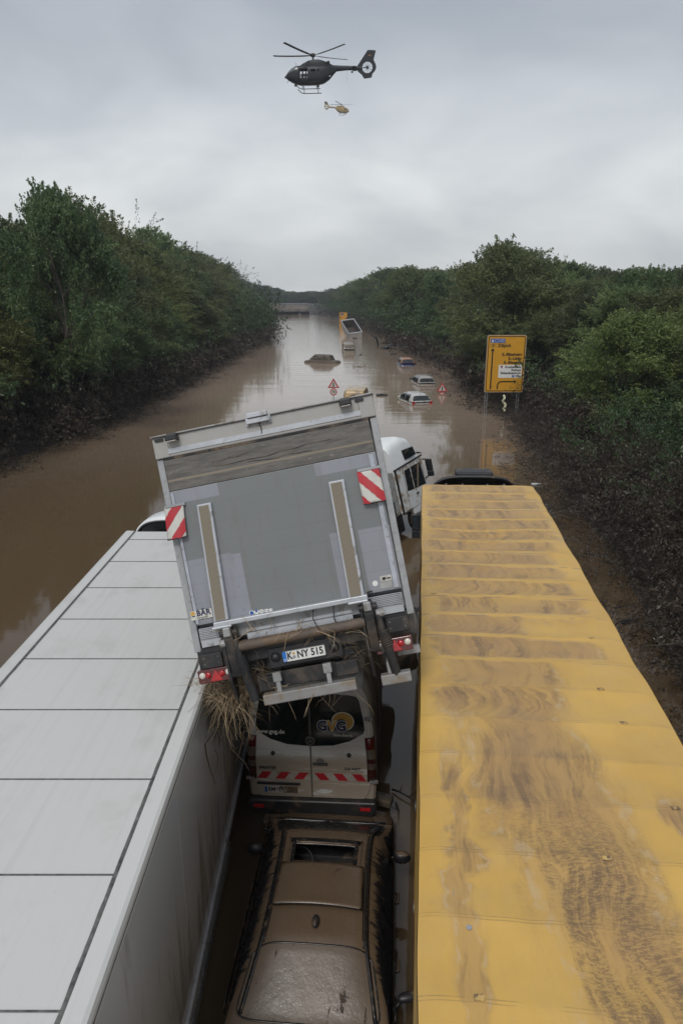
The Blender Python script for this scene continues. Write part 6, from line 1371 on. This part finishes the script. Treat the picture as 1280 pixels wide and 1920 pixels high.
# ------------------------------------------------------------------ helicopters
def helicopter(root, paint, accent, blade_mat, open_door=True):
    tab = [(0, -.12, .10, .10), (.12, -.25, .22, .30), (.4, -.45, .50, .52), (.8, -.66, .82, .72), (1.3, -.85, 1.08, .84), (1.9, -1.0, 1.18, .88), (3, -1.02, 1.2, .88), (4.2, -1.0, 1.2, .86), (5.0, -.82, 1.2, .74), (5.7, -.42, 1.2, .54), (6.2, .10, 1.2, .36), (6.6, .50, 1.18, .27), (8, .62, 1.12, .22), (9.9, .58, 1.02, .18)]
    def sec(x):
        zb_, zt_, w_ = (float(np.interp(x, [a[0] for a in tab], [a[k] for a in tab])) for k in (1, 2, 3)); return zb_, zt_, w_
    nu, nv = 48, 110; V = []; xs_ = [9.9 * (j / (nv - 1)) ** 1.15 for j in range(nv)]
    for x in xs_:
        zb_, zt_, w_ = sec(x)
        for i in range(nu):
            a = 2 * math.pi * i / nu; ca, sa = math.cos(a), math.sin(a); p = .72
            V.append((x, -w_ * math.copysign(abs(ca) ** p, ca), (zb_ + zt_) / 2 + (zt_ - zb_) / 2 * math.copysign(abs(sa) ** p, sa)))
    holes = [(1.85, 2.95, -.35, .72), (3.35, 3.95, .25, .68), (4.2, 4.42, .3, .62), (5.62, 5.90, -.15, .2)] if open_door else [(1.9, 2.6, .1, .7)]
    fs = []
    for j in range(nv - 1):
        for i in range(nu):
            q = (j * nu + i, j * nu + (i + 1) % nu, (j + 1) * nu + (i + 1) % nu, (j + 1) * nu + i)
            cx_ = sum(V[k][0] for k in q) / 4; cz_ = sum(V[k][2] for k in q) / 4
            if any(a < cx_ < b and z0 < cz_ < z1 for a, b, z0, z1 in holes): continue
            fs.append(q)
    mb = MB(); mb.add(V, fs + [tuple(range(nu))]); body = mb.build('fuselage', paint, root, smooth=True, auto=50)
    # cockpit glazing
    mb = MB(); Vg = []
    for j in range(12):
        x = .28 + 1.35 * j / 11; zb_, zt_, w_ = sec(x)
        for i in range(17):
            a = math.pi * (.08 + .84 * i / 16); ca, sa = math.cos(a), math.sin(a); p = .72
            Vg.append((x, -(w_ + .015) * math.copysign(abs(ca) ** p, ca), (zb_ + zt_) / 2 + .05 + ((zt_ - zb_) / 2) * abs(sa) ** p))
    mb.add(Vg, [(j * 17 + i, j * 17 + i + 1, (j + 1) * 17 + i + 1, (j + 1) * 17 + i) for j in range(11) for i in range(16)]); mb.build('windshield', basic('cockpit_glass_' + root.name, (.13, .15, .16), .08), body, smooth=True)
    mb = MB(); mb.bb(1.7, 4.4, -.7, .7, -.8, -.72); mb.bb(1.7, 4.5, -.6, .6, .98, 1.05); mb.bb(4.45, 4.5, -.7, .7, -.8, .2); mb.build('cabin_floor', 'black', body)
    # engine cowling
    ct = [(1.9, 1.15, .3), (2.3, 1.42, .45), (3.0, 1.72, .52), (3.6, 1.84, .52), (4.4, 1.84, .52), (5.0, 1.68, .48), (5.6, 1.46, .4), (6.2, 1.2, .2)]
    mb = MB(); mb.grid(lambda u, v: (1.9 + 4.3 * v, -float(np.interp(1.9 + 4.3 * v, [a[0] for a in ct], [a[2] for a in ct])) * math.copysign(abs(math.cos(math.pi * u)) ** .6, math.cos(math.pi * u)), 1.05 + (float(np.interp(1.9 + 4.3 * v, [a[0] for a in ct], [a[1] for a in ct])) - 1.05) * abs(math.sin(math.pi * u)) ** .5), 22, 26); mb.build('engine_cowling', paint, root, smooth=True)
    mb = MB(); mb.tube([(5.3, -.3, 1.4), (5.75, -.42, 1.5)], .14, 10); mb.tube([(5.3, .3, 1.4), (5.75, .42, 1.5)], .14, 10); mb.build('exhaust', 'black', root)
    # fin with the shrouded tail rotor
    poly = [(9.3, 1.02), (10.62, 2.78), (11.0, 2.80), (11.68, 2.74), (11.40, 1.72), (11.68, 1.25), (11.78, .85), (11.55, .45), (11.28, .22), (11.2, -.22), (10.2, -.34), (9.9, .12), (9.35, .5)]
    cx_, cz_, rr = 10.62, .90, .66; N = 72; out = []
    P2 = [Vector(p) for p in poly]
    for k in range(N):
        a = 2 * math.pi * k / N; d = Vector((math.cos(a), math.sin(a))); best = 0
        for i in range(len(P2)):
            p, q = P2[i] - Vector((cx_, cz_)), P2[(i + 1) % len(P2)] - Vector((cx_, cz_)); e = q - p; den = d.x * e.y - d.y * e.x
            if abs(den) < 1e-9: continue
            t_ = (p.x * e.y - p.y * e.x) / den; s_ = (p.x * d.y - p.y * d.x) / den
            if t_ > 0 and -1e-6 <= s_ <= 1 + 1e-6: best = max(best, t_)
        out.append((cx_ + d.x * best, cz_ + d.y * best))
    mb = MB(); vs = []
    for th in (-.13, .13): vs += [(x, th, z) for x, z in out] + [(cx_ + rr * math.cos(2 * math.pi * k / N), th, cz_ + rr * math.sin(2 * math.pi * k / N)) for k in range(N)]
    fs = []
    for k in range(N):
        j = (k + 1) % N; fs += [(k, j, N + j, N + k), (2 * N + k, 3 * N + k, 3 * N + j, 2 * N + j), (k, 2 * N + k, 2 * N + j, j), (N + k, N + j, 3 * N + j, 3 * N + k)]
    mb.add(vs, fs); fin = mb.build('tail_fin', accent, root)
    mb = MB(); mb.tube([(cx_, -.16, cz_), (cx_, .16, cz_)], .16, 12); mb.bb(9.95, cx_, -.04, .04, cz_ - .03, cz_ + .03)
    for k in range(10): a = 2 * math.pi * k / 10 + .2; mb.tube([(cx_, 0, cz_), (cx_ + rr * math.cos(a), 0, cz_ + rr * math.sin(a))], [.03, .014], 4)
    mb.build('tail_rotor', 'black', fin)
    mb = MB(); mb.bb(8.7, 9.2, -1.1, 1.1, .78, .84); mb.build('tailplane', paint, root)
    # skids
    for sy in (-1, 1):
        mb = MB(); mb.tube([(1.45, sy * 1.15, -1.2), (1.95, sy * 1.2, -1.62), (2.3, sy * 1.2, -1.68), (4.6, sy * 1.2, -1.66)], .05, 7)
        for x in (2.3, 4.15): mb.tube([(x, sy * 1.2, -1.66), (x, sy * .9, -1.2), (x, 0, -1.0)], .045, 6)
        mb.build('skid', 'black', root)
    mb = MB()
    mb.tube([(8.0, 0, .6), (8.0, 0, -.6)], .012, 4); mb.tube([(1.4, 0, 1.15), (1.3, 0, 1.6)], .02, 4); mb.tube([(.15, 0, -.7), (.5, 0, -.35)], .03, 5); mb.tube([(.0, -.1, 0), (-.05, -.1, -.2)], .1, 8); mb.box((1.35, -.3, -1.05), (.35, .3, .25)); mb.box((4.25, -.5, -1.2), (.3, .25, .3)); mb.box((8.65, 0, .42), (.25, .12, .2)); mb.build('sensor_fittings', 'black', root, bevel=.02)
    # rotor
    mb = MB(); mb.tube([(3.6, 0, 1.8), (3.6, 0, 2.45)], .1, 8); mb.tube([(3.6, 0, 2.2), (3.6, 0, 2.5)], .32, 10); mb.build('rotor_hub', 'black', root)
    for a in (-38, -126, -192, -322):
        ca, sa = math.cos(R(a)), math.sin(R(a)); b_ = Vector((-sa, ca, 0)); d = Vector((ca, sa, 0)); mb = MB(); hub = Vector((3.6, 0, 2.32)); vs = []
        for k in range(7):
            r__ = .3 + 5.1 * k / 6; z = .30 * (k / 6) ** 1.6; w_ = .09 if k == 0 else .19
            for (s_, dz) in ((-1, -.02), (1, .02), (1, .05), (-1, .01)): p = hub + d * r__ + b_ * w_ * s_ + Vector((0, 0, z + dz)); vs.append(p)
        mb.add(vs, [(4 * k + i, 4 * k + (i + 1) % 4, 4 * k + 4 + (i + 1) % 4, 4 * k + 4 + i) for k in range(6) for i in range(4)] + [(0, 1, 2, 3), (24, 27, 26, 25)]); mb.build('rotor_blade', blade_mat, root)
Ph = at_d(535.5, 144, 102)
hl = thing('helicopter', 'large dark grey helicopter with an open side door flying left, high in the sky', 'helicopter', (Ph.x, Ph.y, Ph.z)); hl.rotation_euler = (R(2), R(0), R(-3))
helicopter(hl, 'olive', 'olive', 'black')
mb = MB(); mb.bb(10.75, 11.05, -.136, -.131, 2.28, 2.33); mb.bb(10.75, 11.05, -.136, -.131, 2.23, 2.28, 1); mb.bb(10.75, 11.05, -.136, -.131, 2.18, 2.23, 2); mb.build('flag_mark', ['ink', 'red', 'gold'], hl)
mb = MB(); mb.box((8.95, -.21, .95), (.09, .06, .09)); M['redlamp'] = basic('red_lamp', (.7, .02, .02), .3); mb.build('position_lamp', 'redlamp', hl)
def crew(x, label):
    o = bpy.data.meshes.new('person'); vs = [(0, 0, 0), (0, 0, .22), (0, 0, .45), (0, 0, .56), (0, -.02, .68), (0, -.02, .78), (-.17, 0, .43), (-.24, -.12, .2), (-.12, -.28, .12), (.17, 0, .43), (.24, -.12, .2), (.12, -.28, .12), (-.09, -.3, 0), (-.1, -.42, -.38), (-.1, -.5, -.42), (.09, -.3, 0), (.1, -.42, -.38), (.1, -.5, -.42)]
    es = [(0, 1), (1, 2), (2, 3), (3, 4), (4, 5), (2, 6), (6, 7), (7, 8), (2, 9), (9, 10), (10, 11), (0, 12), (12, 13), (13, 14), (0, 15), (15, 16), (16, 17)]
    rd = [.15, .15, .14, .06, .11, .10, .07, .05, .04, .07, .05, .04, .085, .06, .05, .085, .06, .05]
    o.from_pydata(vs, es, []); ob = bpy.data.objects.new('person', o); C.objects.link(ob); o.materials.append(M['cloth'])
    sk = ob.modifiers.new('skin', 'SKIN'); ob.modifiers.new('sub', 'SUBSURF').levels = 1
    lay = o.skin_vertices[0] if len(o.skin_vertices) else None
    if lay is None:
        bm = bmesh.new(); bm.from_mesh(o); bm.verts.layers.skin.verify(); bm.to_mesh(o); bm.free(); lay = o.skin_vertices[0]
    for i, r__ in enumerate(rd): lay.data[i].radius = (r__, r__)
    lay.data[0].use_root = True
    ob.matrix_world = hl.matrix_basis @ Matrix.Translation((x, -.55, -.32)); tag(ob, label, 'person')
crew(2.28, 'left of two crew in dark clothing seated in the open door of the dark helicopter')
crew(2.72, 'right of two crew in dark clothing seated in the open door of the dark helicopter')
Ph = at_d(654, 208.5, 345)
h2 = thing('helicopter', 'small distant ochre helicopter flying right, below the dark helicopter', 'helicopter', (Ph.x, Ph.y, Ph.z), R(180 + 22))
helicopter(h2, 'heligold', 'heligold', 'black', open_door=False)
mb = MB(); mb.prism([(10.0, 1.95), (10.62, 2.79), (11.69, 2.76), (11.5, 2.0)], -.16, .16); mb.build('fin_tip', 'black', h2)

# ------------------------------------------------------------------ haze
mb = MB(); mb.bb(-1560, 1560, -310, 1560, -4, 112)
hz = mb.build('haze', [], None); hm = bpy.data.materials.new('haze'); hm.use_nodes = True; ht = hm.node_tree
ht.nodes.remove(ht.nodes['Principled BSDF']); pv = ht.nodes.new('ShaderNodeVolumePrincipled'); pv.inputs['Color'].default_value = (.86, .92, 1.0, 1); pv.inputs['Density'].default_value = .00048; pv.inputs['Anisotropy'].default_value = .2
ht.links.new(pv.outputs[0], ht.nodes['Material Output'].inputs['Volume']); hz.data.materials.append(hm); tag(hz, kind='stuff')
tag(hz, 'thin pale haze over the flooded cutting', 'haze')
